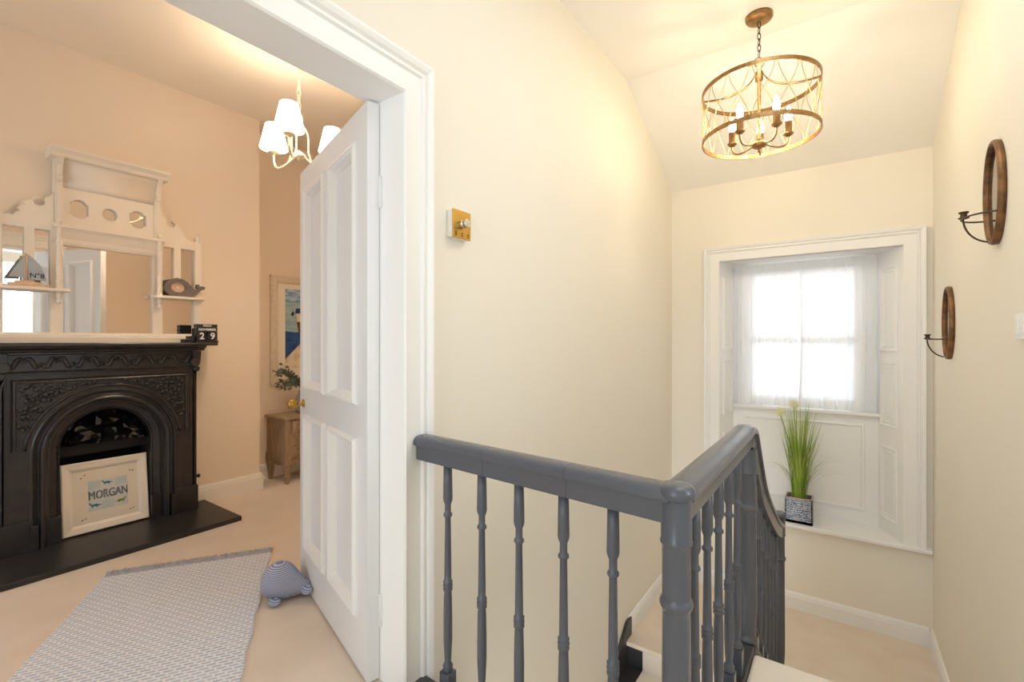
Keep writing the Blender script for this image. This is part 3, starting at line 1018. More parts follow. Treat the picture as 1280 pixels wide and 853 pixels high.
# ------------------------------------------------------------------ potted grass on the window sill
gx, gy = -0.265, 4.19
pot = thing('potted_grass', (gx, gy, WZ0), 'tall artificial grass with two pompom flowers in a blue wave-patterned pot', 'potted plant')
b = MB(); s = 0.088
b.box((gx - s, gy - s * 0.8, WZ0), (gx + s, gy + s * 0.8, WZ0 + 0.02))
for (x0, y0, x1, y1) in ((-s, -s * .8, s, -s * .8 + .007), (-s, s * .8 - .007, s, s * .8), (-s, -s * .8, -s + .007, s * .8), (s - .007, -s * .8, s, s * .8)):
    b.box((gx + x0, gy + y0, WZ0), (gx + x1, gy + y1, WZ0 + 0.185))
b.build('pot', 'wavepot', pot)
b = MB(); b.molding([(gx - s, gy - s * .8), (gx + s, gy - s * .8), (gx + s, gy + s * .8), (gx - s, gy + s * .8)], [(-0.0005, 0), (-0.0005, 0.005), (-0.008, 0.005), (-0.008, 0)], lambda a, c, h: (a, c, WZ0 + 0.185 + h), True)
b.build('pot_rim', 'palewood', pot)
b = MB(); b.box((gx - s + .007, gy - s * .8 + .007, WZ0 + 0.02), (gx + s - .007, gy + s * .8 - .007, WZ0 + 0.15)); b.build('soil', 'soil', pot)
rnd = random.Random(11)
b = MB()


def blade(b, base, h, lean, az, w, droop=0.0, n=7):
    vs = []; fs = []
    dx, dy = math.cos(az), math.sin(az)
    for i in range(n + 1):
        t = i / n
        out = lean * t ** 1.8
        z = h * (t - droop * t ** 3.2)
        ww = w * (1 - t) ** 0.6 * (0.75 + 0.5 * math.sin(t * PI)) + 0.0004
        for sg in (-1, 1):
            vs.append((base[0] + dx * out - dy * ww * sg, min(base[1] + dy * out + dx * ww * sg, 4.305), base[2] + z))
    for i in range(n):
        fs.append((2 * i, 2 * i + 1, 2 * i + 3, 2 * i + 2))
    b.add(vs, fs, True)


for i in range(130):
    a = rnd.uniform(0, 2 * PI); r = rnd.uniform(0, 0.05) ** 1
    hh = rnd.uniform(0.42, 0.78)
    blade(b, (gx + r * math.cos(a), gy + 0.7 * r * math.sin(a), WZ0 + 0.14), hh, rnd.uniform(0.01, 0.17), a + rnd.uniform(-.5, .5), rnd.uniform(0.0035, 0.0055))
for i in range(22):
    a = rnd.choice([0, PI]) + rnd.uniform(-0.6, 0.6)
    blade(b, (gx + 0.03 * math.cos(a), gy + 0.02 * math.sin(a), WZ0 + 0.14), rnd.uniform(0.42, 0.6), rnd.uniform(0.16, 0.3), a, rnd.uniform(0.002, 0.0035), rnd.uniform(0.3, 0.62), 10)
b.build('grass_blades', 'grass1', pot, kind='stuff')
for (ox, hz) in ((-0.125, 0.8), (-0.035, 0.87)):
    b = MB(); b.tube(bez((gx, gy, WZ0 + 0.14), (gx, gy, WZ0 + 0.5), (gx + ox * .6, gy, WZ0 + 0.6), (gx + ox, gy, WZ0 + hz), 8), 0.0035, 6); fs_ = b.build('flower_stem', 'grass1', pot)
    b = MB(); c = Vector((gx + ox, gy, WZ0 + hz + 0.018))
    for k in range(90):
        zz = 1 - 2 * (k + 0.5) / 90; an = k * 2.39996
        d = Vector((math.cos(an) * math.sqrt(1 - zz * zz), math.sin(an) * math.sqrt(1 - zz * zz), zz))
        e = d.orthogonal().normalized(); g = d.cross(e)
        tip = c + d * 0.05
        b.add([c + d * 0.012 + e * 0.0025, c + d * 0.012 - e * 0.00125 + g * 0.0022, c + d * 0.012 - e * 0.00125 - g * 0.0022, tip], [(0, 1, 3), (1, 2, 3), (2, 0, 3)])
    b.lathe([(0, -0.018), (0.013, -0.013), (0.018, 0), (0.013, 0.013), (0, 0.018)], tuple(c), seg=10)
    b.build('pompom_flower', 'seed', fs_, root=pot)

# ================================================================== bedroom
from mathutils.geometry import tessellate_polygon


def plate(b, outer, holes, to3d, h0, h1):
    """flat plate with holes, extruded from h0 to h1"""
    polys = [outer] + holes
    tri = tessellate_polygon([[Vector((a, c, 0)) for a, c in p] for p in polys])
    flat = [q for p in polys for q in p]
    for h in (h0, h1):
        b.add([to3d(a, c, h) for a, c in flat], [tuple(t) for t in tri])
    for p in polys:
        n = len(p)
        b.add([to3d(a, c, h0) for a, c in p] + [to3d(a, c, h1) for a, c in p], [(i, (i + 1) % n, n + (i + 1) % n, n + i) for i in range(n)])
    return b


def rect(a0, a1, c0, c1):
    return [(a0, c0), (a1, c0), (a1, c1), (a0, c1)]


# ------------------------------------------------------------------ hearth and cast-iron fireplace
hb = MB(); hb.box((XF + 0.001, FYC - 0.57, 0.0), (-3.205, FYC + 0.57, 0.03))
tag(hb.build('hearth_slab', 'slate', bevel=0.003), 'flat black slate hearth slab in front of the cast-iron fireplace', 'hearth')

fp = thing('fireplace', (XF, FYC, 0.03), 'black cast-iron arched fireplace surround with leafy spandrels and mantel shelf', 'fireplace')
FD = 0.165
FZ = 0.03


def F(a, c, h):
    return (XF + h, FYC + a, c)


RI, RO, ZSP = 0.215, 0.34, 0.545
arch_o = [(RO, FZ)] + arc(0, ZSP, RO, 0, PI, 28) + [(-RO, FZ)]
b = MB()
outer = arch_o + [(-0.462, FZ), (-0.462, 1.0), (0.462, 1.0), (0.462, FZ)]
b.prism(outer, F, FD - 0.02, FD)
b.box((XF + 0.001, FYC + 0.44, FZ), (XF + FD, FYC + 0.462, 1.1)); b.box((XF + 0.001, FYC - 0.44, FZ), (XF + FD, FYC - 0.462, 1.1))
b.box((XF + 0.001, FYC - 0.44, 1.0), (XF + FD, FYC + 0.44, 1.1))
b.build('surround', 'iron', fp)
AP = [(RI, FZ)] + arc(0, ZSP, RI, 0, PI, 28) + [(-RI, FZ)]
b = MB()
b.molding(AP, [(0, -0.06), (0, FD - 0.045), (0.006, FD - 0.04), (0.012, FD - 0.045), (0.018, FD - 0.044), (0.045, FD - 0.03), (0.05, FD - 0.012), (0.056, FD - 0.012), (0.06, FD + 0.004), (0.068, FD + 0.016), (0.078, FD + 0.02), (0.087, FD + 0.014),
               (0.092, FD - 0.002), (0.1, FD - 0.008), (0.108, FD - 0.006), (0.114, FD + 0.004), (0.121, FD + 0.007), (0.128, FD + 0.001), (0.128, -0.06)], F, False, True)
o = b.build('arch_moulding', 'iron', fp); md = o.modifiers.new('es', 'EDGE_SPLIT'); md.split_angle = 0.6
b = MB()
n = 46
for i in range(n):        # fine beading round the arch opening
    t = i / (n - 1)
    L1 = ZSP - 0.2; tot = 2 * L1 + PI * (RI + 0.012)
    d = t * tot
    if d < L1: q = (RI + 0.012, 0.2 + d)
    elif d < L1 + PI * (RI + 0.012):
        an = (d - L1) / (RI + 0.012); q = ((RI + 0.012) * math.cos(an), ZSP + (RI + 0.012) * math.sin(an))
    else: q = (-RI - 0.012, ZSP - (d - L1 - PI * (RI + 0.012)))
    b.lathe([(0.005, 0), (0.0035, 0.005), (0, 0.006)], F(q[0], q[1], FD - 0.046), (1, 0, 0), 6)
b.build('beading', 'iron', fp, kind='stuff')
# spandrel frames and leaf relief
for sg in (1, -1):
    Fs = (lambda a, c, h, sg=sg: F(a * sg, c, h))
    arcp = [(0.365 * math.cos(t), ZSP + 0.365 * math.sin(t)) for t in [math.radians(5 + 85 * i / 16) for i in range(17)]]
    b = MB()
    b.molding([(0.405, 0.58), (0.405, 0.952), (0.0, 0.952)], [(-0.012, 0), (-0.01, 0.008), (-0.004, 0.01), (0.002, 0.006), (0.006, 0.009), (0.011, 0.0)], lambda a, c, h, Fs=Fs: Fs(a, c, FD + h))
    b.molding(arcp, [(-0.008, 0), (-0.006, 0.007), (0.002, 0.009), (0.007, 0.007), (0.009, 0)], lambda a, c, h, Fs=Fs: Fs(a, c, FD + h), False, True)
    b.molding([(0.428, 0.5), (0.428, 0.975), (0.0, 0.975)], [(-0.005, 0), (-0.005, 0.006), (0.003, 0.006), (0.003, 0)], lambda a, c, h, Fs=Fs: Fs(a, c, FD + h))
    spn = b.build('spandrel_frame', 'iron', fp)
    rnd = random.Random(21); used = []
    b = MB()
    main = bez((0.37, 0.74, 0), (0.36, 0.86, 0), (0.33, 0.93, 0), (0.09, 0.925, 0), 24)
    b.tube([Fs(p.x, p.y, FD + 0.006) for p in main], [0.006 - 0.003 * abs(i / 12 - 1) for i in range(25)], 6)
    for k in range(420):
        q = (rnd.uniform(0.06, 0.385), rnd.uniform(0.66, 0.936))
        if any(math.hypot(q[0] - w_[0], q[1] - w_[1]) < 0.017 for w_ in used): continue
        r = math.hypot(q[0], q[1] - ZSP)
        if r < 0.39: continue
        used.append(q)
        an = rnd.uniform(0, 2 * PI); L = rnd.uniform(0.02, 0.03); wd = L * 0.4
        leafp = []
        for j in range(10):
            u = 2 * PI * j / 10
            x_, y_ = math.cos(u) * L * 0.6, math.sin(u) * wd * (1.1 - 0.5 * math.cos(u))
            leafp.append((q[0] + x_ * math.cos(an) - y_ * math.sin(an), q[1] + x_ * math.sin(an) + y_ * math.cos(an)))
        c = Fs(q[0], q[1], FD + 0.026)
        b.add([Fs(a, z, FD + 0.001) for a, z in leafp] + [c], [(j, (j + 1) % 10, 10) for j in range(10)], True)
        if rnd.random() < 0.4:
            b.tube([Fs(q[0] + 0.012 * math.cos(u) * (1 - u / 9), q[1] + 0.012 * math.sin(u) * (1 - u / 9), FD + 0.006) for u in [j * 0.7 for j in range(10)]], 0.0028, 5)
    b.build('leaf_relief', 'iron', spn, root=fp)
    # pilaster strip with rounded top and plinth
    b = MB(); b.molding([(0.452, 0.2), (0.452, 0.9), (0.448, 0.935), (0.438, 0.96)], [(-0.006, 0), (-0.004, 0.007), (0.004, 0.007), (0.006, 0)], lambda a, c, h, Fs=Fs: Fs(a, c, FD + h)); b.build('pilaster_bead', 'iron', fp)
    b = MB()
    b.prism([(RO - 0.01, FZ), (0.47, FZ), (0.47, 0.185), (0.464, 0.195), (RO - 0.01, 0.195)], Fs, FD - 0.02, FD + 0.01)
    b.prism([(RO - 0.03, FZ), (RO + 0.005, FZ), (RO + 0.005, 0.165), (RO - 0.03, 0.165)], Fs, FD - 0.02, FD + 0.018)
    b.prism([(RI - 0.002, FZ), (RI + 0.05, FZ), (RI + 0.05, 0.18), (RI - 0.002, 0.18)], Fs, FD - 0.05, FD - 0.01)
    b.build('plinth', 'iron', fp, bevel=0.003)
    # corbel scroll under the shelf end
    b = MB()
    b.lathe([(0.026, 0), (0.03, 0.006), (0.03, 0.034), (0.026, 0.04)], Fs(0.445, 1.03, FD - 0.005), (1, 0, 0), 20)
    b.lathe([(0.018, 0), (0.02, 0.004), (0.02, 0.034), (0.015, 0.038)], Fs(0.455, 0.985, FD - 0.01), (1, 0, 0), 16)
    b.prism([(0.43, 1.03), (0.475, 1.03), (0.48, 1.105), (0.43, 1.105)], Fs, 0.02, FD + 0.032)
    b.build('corbel', 'iron', fp, bevel=0.003)
# frieze with scrolled leaves
b = MB(); b.prism([(FD - 0.01, 0.998), (FD + 0.014, 0.998), (FD + 0.018, 1.003), (FD + 0.012, 1.009), (FD + 0.012, 1.095), (FD + 0.02, 1.1), (FD + 0.02, 1.108), (FD - 0.01, 1.108)], lambda a, c, h: F(h, c, a), -0.43, 0.43)
fz = b.build('frieze', 'iron', fp)
for i in range(13):
    a0 = -0.4 + i * 0.0667
    b = MB()
    fl = 1 if i % 2 else -1
    b.tube([F(a0 + 0.03 * (j / 14 - 0.5) * 2, 1.052 + fl * 0.026 * math.sin(j / 14 * 2 * PI), FD + 0.016) for j in range(15)], [0.003 + 0.009 * math.sin(PI * j / 14) for j in range(15)], 6)
    for s2 in (-1, 1):
        b.tube([F(a0 + s2 * 0.018 + 0.014 * math.cos(u) * (1 - u / 8), 1.052 - s2 * fl * 0.02 + 0.014 * math.sin(u) * (1 - u / 8), FD + 0.018) for u in [j * 0.75 for j in range(9)]], 0.005, 5)
    b.build('scroll_leaf', 'iron', fz, root=fp)
b = MB()
for i in range(70):
    b.lathe([(0.004, 0), (0.003, 0.005), (0, 0.006)], F(-0.425 + i * 0.0123, 1.003, FD + 0.015), (1, 0, 0), 6)
b.build('bead_row', 'iron', fp, kind='stuff')
b = MB()
prof = [(0.0, 1.108), (FD + 0.02, 1.108), (FD + 0.032, 1.113), (FD + 0.036, 1.122), (FD + 0.05, 1.126), (FD + 0.062, 1.134), (FD + 0.066, 1.142), (0.0, 1.142)]
b.prism(prof, lambda a, c, h: F(h, c, a), -0.5, 0.5); b.build('bed_moulding', 'iron', fp)
b = MB(); b.box(F(-0.56, 1.142, 0.001), F(0.56, 1.162, 0.262)); b.build('mantel_shelf', 'iron', fp, bevel=0.006)
# fire opening: back, hood
b = MB()
b.box(F(-0.232, 0.0, -0.2), F(0.232, 0.79, -0.19)); b.box(F(-0.234, 0.0, -0.2), F(-0.224, 0.79, 0.06)); b.box(F(0.224, 0.0, -0.2), F(0.234, 0.79, 0.06)); b.box(F(-0.234, 0.785, -0.2), F(0.234, 0.799, 0.06)); b.box(F(-0.23, 0.03, -0.2), F(0.23, 0.034, 0.1))
b.build('firebox', 'soot', fp)
b = MB(); b.box(F(-0.215, 0.49, 0.0), F(0.215, 0.565, 0.03)); b.build('fire_hood', 'soot', fp)
b = MB(); b.lathe([(0.012, 0), (0.012, 0.012), (0.006, 0.016), (0.006, 0.03), (0.013, 0.036), (0.014, 0.046), (0.0, 0.054)], (XF + 0.09, FYC + 0.462, 0.23), (0, 1, 0), 14); b.build('side_knob', 'iron', fp)

# crumpled black plastic stuffed into the top of the arch
rnd = random.Random(4)
b = MB(); vs = []; fs = []
NX, NZ = 18, 7
for j in range(NZ + 1):
    for i in range(NX + 1):
        a = -0.212 + 0.424 * i / NX
        top = ZSP + math.sqrt(max(0.0, 0.212 ** 2 - a * a)) - 0.004
        c = 0.555 + (max(top, 0.56) - 0.555) * j / NZ
        vs.append(F(a, c, 0.07 + rnd.uniform(-0.02, 0.02) + 0.022 * math.sin(a * 55 + c * 40) + 0.014 * math.sin(a * 23 - c * 90)))
for j in range(NZ):
    for i in range(NX):
        q = j * (NX + 1) + i
        if (i + j) % 2: fs += [(q, q + 1, q + NX + 2), (q, q + NX + 2, q + NX + 1)]
        else: fs += [(q, q + 1, q + NX + 1), (q + 1, q + NX + 2, q + NX + 1)]
b.add(vs, fs, False)
o = tag(b.build('plastic_sheet', 'plastic'), 'crumpled shiny black plastic stuffed into the top of the fireplace arch', 'plastic sheet')
md = o.modifiers.new('solid', 'SOLIDIFY'); md.thickness = 0.002

# ------------------------------------------------------------------ framed name print leaning in the fireplace
pr = thing('framed_print', (-3.665, 0.93, 0.03), 'white framed child\'s name print leaning in the fireplace opening', 'framed print')
lean = 0.13
PWD, PHT = 0.414, 0.415


def PF(a, c, h):    # a across, c up the frame, h proud of it
    return (-3.672 - c * math.sin(lean) + h * math.cos(lean), 0.922 + a, 0.034 + c * math.cos(lean) + h * math.sin(lean))


b = MB(); b.molding([(-PWD / 2, 0), (-PWD / 2, PHT), (PWD / 2, PHT), (PWD / 2, 0)], [(0, 0), (0, 0.02), (0.006, 0.026), (0.036, 0.02), (0.05, 0.012), (0.05, 0)], PF, True); b.build('frame', 'pframe', pr)
b = MB(); b.prism(rect(-PWD / 2 + 0.04, PWD / 2 - 0.04, 0.04, PHT - 0.04), PF, 0.004, 0.008); mt = b.build('mount', 'paper', pr)
# printed sheet: 3 x 3 little tiles, the name, dinosaurs
b = MB(); b.prism(rect(-0.085, 0.105, 0.115, 0.295), PF, 0.008, 0.0085); b.build('printed_sheet', 'tile2', mt, root=pr)
for rc_ in ((-0.083, -0.03, 0.245, 0.29), (0.045, 0.1, 0.245, 0.29), (-0.02, 0.035, 0.12, 0.165)):
    b = MB(); b.prism(rect(*rc_), PF, 0.0085, 0.009); b.build('pattern_tile', 'tile1', mt, root=pr)
b = MB()
for ex in (-0.0016, -0.0005, 0.0005, 0.0016):
    for ey in (-0.001, 0.001):
        b.text('MORGAN', 0.07, lambda a, c, h: PF(0.01 + ex + a * 0.62, 0.205 + ey + c, 0.0092))
b.build('name_lettering', 'inkgrey', mt, root=pr)


def dino(b, a0, c0, s, fl):
    body = [(-1.6, 0.1), (-0.8, 0.35), (-0.4, 0.6), (0.2, 0.62), (0.7, 0.5), (0.95, 0.95), (1.3, 1.05), (1.45, 0.85), (1.15, 0.75), (1.0, 0.3), (0.75, 0.1), (0.72, -0.35), (0.5, -0.35), (0.45, 0.0), (-0.2, 0.0), (-0.25, -0.35), (-0.5, -0.35), (-0.55, 0.05)]
    b.prism([(a0 + fl * x * s, c0 + y * s) for x, y in body], PF, 0.0086, 0.0094)


b = MB(); dino(b, 0.006, 0.266, 0.02, -1); b.build('blue_dinosaur', 'dinoblue', mt, root=pr)
b = MB(); dino(b, -0.054, 0.142, 0.022, -1); b.build('blue_dinosaur', 'dinoblue', mt, root=pr)
b = MB(); dino(b, 0.068, 0.142, 0.02, 1); b.build('green_dinosaur', 'dinogreen', mt, root=pr)
b = MB()
for (a0, c0) in ((-0.115, 0.32), (-0.098, 0.335), (0.118, 0.32), (0.134, 0.315), (-0.115, 0.075), (-0.1, 0.08), (0.115, 0.08), (0.13, 0.085)):
    b.prism([(a0 - 0.005, c0 - 0.002), (a0, c0 - 0.004), (a0 + 0.005, c0 + 0.002), (a0 + 0.001, c0 + 0.005)], PF, 0.0082, 0.0088)
b.build('corner_footprints', 'stem', mt, root=pr, kind='stuff')

# ------------------------------------------------------------------ overmantel mirror
OY = 0.95
om = thing('overmantel_mirror', (XF, OY, 1.162), 'cream painted overmantel with mirrors, side shelves, columns and scrolled crest', 'overmantel')


def O(a, c, h):
    return (XF + h, OY + a, c)


def ob(a0, a1, c0, c1, h0, h1, name, m='cream', bevel=0.0, parent=om):
    b = MB(); b.box(O(a0, c0, h0), O(a1, c1, h1)); return b.build(name, m, parent, root=om, bevel=bevel)


# backing frame with all mirror openings
def shaped(ac, cc, w, h):        # lozenge-ended octagonal opening
    q = [(1, .62), (.74, .62), (.66, .8), (.4, .93), (0, 1), (-.4, .93), (-.66, .8), (-.74, .62), (-1, .62)]
    return [(ac + x_ * w, cc + y_ * h) for x_, y_ in q] + [(ac - x_ * w, cc - y_ * h) for x_, y_ in q]


CM = rect(-0.218, 0.218, 1.222, 1.735)
wing_holes = lambda s: [sorted_rect(s * 0.272, s * 0.337, 1.478, 1.808), sorted_rect(s * 0.378, s * 0.46, 1.478, 1.808), sorted_rect(s * 0.272, s * 0.46, 1.222, 1.456)]


def sorted_rect(a0, a1, c0, c1):
    return rect(min(a0, a1), max(a0, a1), c0, c1)


holes3 = [shaped(-0.147, 1.958, 0.042, 0.056), arc(-0.005, 1.956, 0.038, 0, 2 * PI, 24)[:-1], shaped(0.137, 1.956, 0.044, 0.056)]
b = MB()
plate(b, [(-0.5, 1.165), (0.5, 1.165), (0.5, 1.862), (0.25, 1.862), (0.25, 2.24), (-0.25, 2.24), (-0.25, 1.862), (-0.5, 1.862)],
      [CM] + wing_holes(1) + wing_holes(-1) + holes3, O, 0.034, 0.058)
b.build('frame', 'cream', om)
ob(-0.49, 0.49, 1.166, 2.235, 0.002, 0.02, 'backboard').data  # board behind the glass
bpy.data.objects['backboard'].data.clear_geometry()
bpy.data.objects.remove(bpy.data.objects['backboard'])
b = MB(); b.box(O(-0.492, 1.168, 0.002), O(0.492, 1.858, 0.02)); b.box(O(-0.245, 1.858, 0.002), O(0.245, 2.235, 0.02)); b.build('backboard', 'cream', om)
for rc in [CM] + wing_holes(1) + wing_holes(-1):
    a0, a1 = rc[0][0], rc[1][0]; c0, c1 = rc[0][1], rc[2][1]
    ob(a0 - 0.006, a1 + 0.006, c0 - 0.006, c1 + 0.006, 0.022, 0.033, 'mirror_pane', 'mirror')
for h_ in holes3:
    ac = sum(p[0] for p in h_) / len(h_); cc = sum(p[1] for p in h_) / len(h_)
    ob(ac - 0.05, ac + 0.05, cc - 0.06, cc + 0.06, 0.022, 0.033, 'mirror_pane', 'mirror')
# base rail, mouldings, shelves, posts
b = MB(); b.prism([(0.02, 1.163), (0.1, 1.163), (0.1, 1.195), (0.094, 1.2), (0.094, 1.207), (0.086, 1.212), (0.02, 1.214)], lambda a, c, h: O(h, c, a), -0.5, 0.5); b.build('base_rail', 'cream', om)
b = MB(); b.prism([(0.056, 1.745), (0.064, 1.745), (0.068, 1.77), (0.09, 1.812), (0.102, 1.828), (0.108, 1.83), (0.108, 1.846), (0.056, 1.846)], lambda a, c, h: O(h, c, a), -0.27, 0.27); b.build('middle_shelf', 'cream', om)
b = MB(); b.prism([(0.058, 2.072), (0.064, 2.072), (0.066, 2.1), (0.075, 2.16), (0.09, 2.2), (0.11, 2.228), (0.058, 2.228)], lambda a, c, h: O(h, c, a), -0.226, 0.226, True); b.build('coved_panel', 'cream', om)
b = MB(); b.prism([(0.002, 2.228), (0.118, 2.228), (0.126, 2.24), (0.126, 2.248), (0.14, 2.262), (0.15, 2.268), (0.15, 2.282), (0.002, 2.282)], lambda a, c, h: O(h, c, a), -0.285, 0.285); b.build('cornice', 'cream', om)
for s in (-1, 1):
    Os = (lambda a, c, h, s=s: O(a * s, c, h))
    b = MB(); b.prism([(0.222, 1.846), (0.256, 1.846), (0.256, 2.228), (0.222, 2.228)], Os, 0.002, 0.072); 
    b.prism([(0.229, 1.86), (0.249, 1.86), (0.249, 2.09), (0.229, 2.09)], Os, 0.07, 0.078); b.build('upper_post', 'cream', om)
    b = MB(); b.prism([(0.07, 2.1), (0.084, 2.1), (0.094, 2.115), (0.092, 2.13), (0.084, 2.14), (0.1, 2.19), (0.128, 2.228), (0.07, 2.228)], lambda a, c, h, s=s: O(h * s, c, a), 0.226, 0.252); b.build('bracket', 'cream', om)
    zs = [1.385, 1.392, 1.4, 1.408, 1.415, 1.425, 1.44, 1.455, 1.48, 1.49, 1.5, 1.51, 1.52, 1.535, 1.56, 1.6, 1.61, 1.62, 1.66, 1.72, 1.735, 1.745, 1.755, 1.765, 1.78, 1.79, 1.81, 1.828]
    rr = [0.002, .009, .012, .009, .006, .012, .014, .011, .015, .015, .010, .014, .014, .010, .013, .0145, .010, .014, .013, .010, .0135, .015, .0135, .009, .013, .014, .011, .013]
    b = MB(); b.lathe(list(zip(rr, [z_ for z_ in zs])), O(s * 0.243, 0, 0.092), seg=14); b.build('column', 'cream', om)
    b = MB(); b.lathe([(0.006, 1.846), (0.012, 1.852), (0.014, 1.862), (0.009, 1.872), (0.004, 1.88), (0, 1.884)], O(s * 0.243, 0, 0.092), seg=12); b.build('shelf_finial', 'cream', om)
    shp = [(0.205, 0.058), (0.515, 0.058), (0.515, 0.085), (0.48, 0.115), (0.4, 0.128), (0.3, 0.13), (0.205, 0.125), (0.195, 0.1)]
    b = MB(); b.prism(shp, lambda a, c, h, s=s: O(a * s, h, c), 1.457, 1.474); b.build('side_shelf', 'cream', om, bevel=0.003)
    # scrolled crest over the wing
    cr = [(0.257, 1.856), (0.495, 1.856), (0.495, 1.868), (0.42, 1.87), (0.412, 1.885), (0.395, 1.895), (0.402, 1.915), (0.392, 1.93), (0.372, 1.935), (0.385, 1.95), (0.345, 1.968), (0.325, 1.985)] + \
         [(0.318 + 0.026 * math.cos(t), 1.965 + 0.022 * math.sin(t)) for t in [math.radians(60 - 300 * i / 12) for i in range(2, 12)]] + [(0.295, 1.99), (0.285, 2.0), (0.272, 2.005), (0.257, 2.035)]
    b = MB(); b.prism(cr, Os, 0.036, 0.056); b.build('scrolled_crest', 'cream', om)
    b = MB(); b.prism([(0.464, 1.21), (0.502, 1.21), (0.502, 1.862), (0.464, 1.862)], Os, 0.002, 0.066); b.build('end_post', 'cream', om)
    b = MB(); b.lathe([(0.014, 1.862), (0.014, 1.872), (0.006, 1.88), (0.011, 1.892), (0.014, 1.902), (0.009, 1.912), (0.005, 1.918), (0.008, 1.925), (0, 1.934)], O(s * 0.483, 0, 0.045), seg=12); b.build('post_finial', 'cream', om)

# ------------------------------------------------------------------ ornaments on the overmantel and mantel shelf
SZ = 1.474
bt = thing('toy_sailboat', (XF + 0.1, 0.59, SZ), 'small wooden sailboat ornament with numbered grey sails on the left shelf', 'ornament')
bx = XF + 0.098


def T(a, c, h):
    return (bx + h, 0.585 + a, SZ + c)


b = MB(); b.prism([(-0.085, 0.016), (-0.075, 0.0), (0.075, 0.0), (0.085, 0.016)], T, -0.016, 0.016); b.build('hull', 'palewood', bt, bevel=0.002)
b = MB(); b.prism([(-0.055, 0.0161), (-0.055, 0.03), (0.012, 0.03), (0.055, 0.022), (0.055, 0.0161)], T, -0.01, 0.01); b.build('deck', 'palewood', bt)
b = MB(); b.lathe([(0.0045, 0.016), (0.0045, 0.182), (0, 0.184)], T(-0.012, 0, 0), seg=8); b.build('mast', 'palewood', bt)
b = MB(); b.prism([(-0.02, 0.05), (-0.08, 0.048), (-0.055, 0.1), (-0.035, 0.14), (-0.018, 0.17)], T, -0.004, 0.004); b.build('sail', 'sailcloth', bt)
b = MB(); b.prism([(-0.004, 0.04), (0.068, 0.038), (0.062, 0.08), (0.045, 0.12), (0.02, 0.155), (-0.004, 0.176)], T, -0.004, 0.004); sl = b.build('sail', 'sailcloth', bt)
b = MB(); b.text('N°8', 0.036, lambda a, c, h: T(0.031 + a, 0.062 + c, 0.0045), bold=0.0006); b.build('sail_number', 'black', sl, root=bt)

wh = thing('wooden_whale', (XF + 0.1, 1.33, SZ), 'grey wooden whale-shaped photo frame with round cork opening on the right shelf', 'ornament')


def Wt(a, c, h):
    return (XF + 0.085 + h, 1.32 + a, SZ + c)


whp = [(-0.1, 0.06), (-0.096, 0.035), (-0.08, 0.013), (-0.055, 0.002), (-0.02, 0.0), (0.05, 0.0), (0.078, 0.012), (0.098, 0.035), (0.11, 0.052), (0.136, 0.062), (0.138, 0.078), (0.118, 0.082), (0.112, 0.074), (0.102, 0.084), (0.098, 0.094), (0.086, 0.09), (0.084, 0.074), (0.094, 0.062), (0.084, 0.05), (0.07, 0.052),
       (0.05, 0.075), (0.03, 0.102), (0.0, 0.12), (-0.035, 0.125), (-0.07, 0.112), (-0.093, 0.088)]
hole = [(-0.025 + 0.042 * math.cos(t), 0.062 + 0.034 * math.sin(t)) for t in [i * 2 * PI / 20 for i in range(20)]]
b = MB(); plate(b, whp, [hole], Wt, 0.0, 0.024); b.build('body', 'greywood', wh)
b = MB(); b.prism([(x * 1.1, y * 1.1) for x, y in [(-0.025 + 0.04 * math.cos(t), 0.056 + 0.034 * math.sin(t)) for t in [i * 2 * PI / 20 for i in range(20)]]], Wt, -0.002, 0.012); b.build('cork_inset', 'palewood', wh)
b = MB(); b.lathe([(0.009, 0), (0.009, 0.002)], Wt(-0.025, 0.062, 0.012), (1, 0, 0), 10); b.build('photo_disc', 'boatwhite', wh)

cal = thing('perpetual_calendar', (XF + 0.16, 1.435, 1.162), 'black perpetual calendar blocks reading November 29 at the end of the mantel', 'calendar')
CX = XF + 0.185


def Cc(a, c, h):
    return (CX + h, 1.435 + a, 1.162 + c)


b = MB(); b.box(Cc(-0.07, 0, -0.055), Cc(0.07, 0.014, 0.02)); b.box(Cc(-0.07, 0.014, -0.055), Cc(0.07, 0.098, -0.045)); b.build('stand', 'black', cal, bevel=0.002)
for a0, d in ((-0.033, '2'), (0.033, '9')):
    b = MB(); b.box(Cc(a0 - 0.031, 0.0145, -0.042), Cc(a0 + 0.031, 0.075, 0.016)); cb = b.build('number_block', 'black', cal, bevel=0.002)
    b = MB(); b.text(d, 0.062, lambda a, c, h, a0=a0: Cc(a0 + a, 0.043 + c, 0.0172), bold=0.0012); b.build('numeral', 'whiteprint', cb, root=cal)
b = MB(); b.box(Cc(-0.064, 0.076, -0.04), Cc(0.064, 0.103, 0.016)); cb = b.build('month_bar', 'black', cal, bevel=0.002)
b = MB(); b.text('NOVEMBER', 0.021, lambda a, c, h: Cc(a, 0.089 + c, 0.0166), bold=0.0006); b.build('month_text', 'whiteprint', cb, root=cal)
b = MB(); b.box(Cc(-0.064, 0.104, -0.04), Cc(0.064, 0.126, 0.016)); cb = b.build('day_bar', 'black', cal, bevel=0.002)
b = MB(); b.text('FRIDAY', 0.016, lambda a, c, h: Cc(a, 0.115 + c, 0.0166), bold=0.0004); b.build('day_text', 'whiteprint', cb, root=cal)
bb = thing('black_block', (XF + 0.16, 1.33, 1.162), 'low stepped black block lying on the mantel left of the calendar', 'ornament')
b = MB(); b.box((XF + 0.13, 1.3, 1.163), (XF + 0.19, 1.362, 1.185)); b.build('lower_bar', 'black', bb, bevel=0.002)
b = MB(); b.box((XF + 0.13, 1.33, 1.1855), (XF + 0.19, 1.362, 1.207)); b.build('upper_bar', 'black', bb, bevel=0.002)

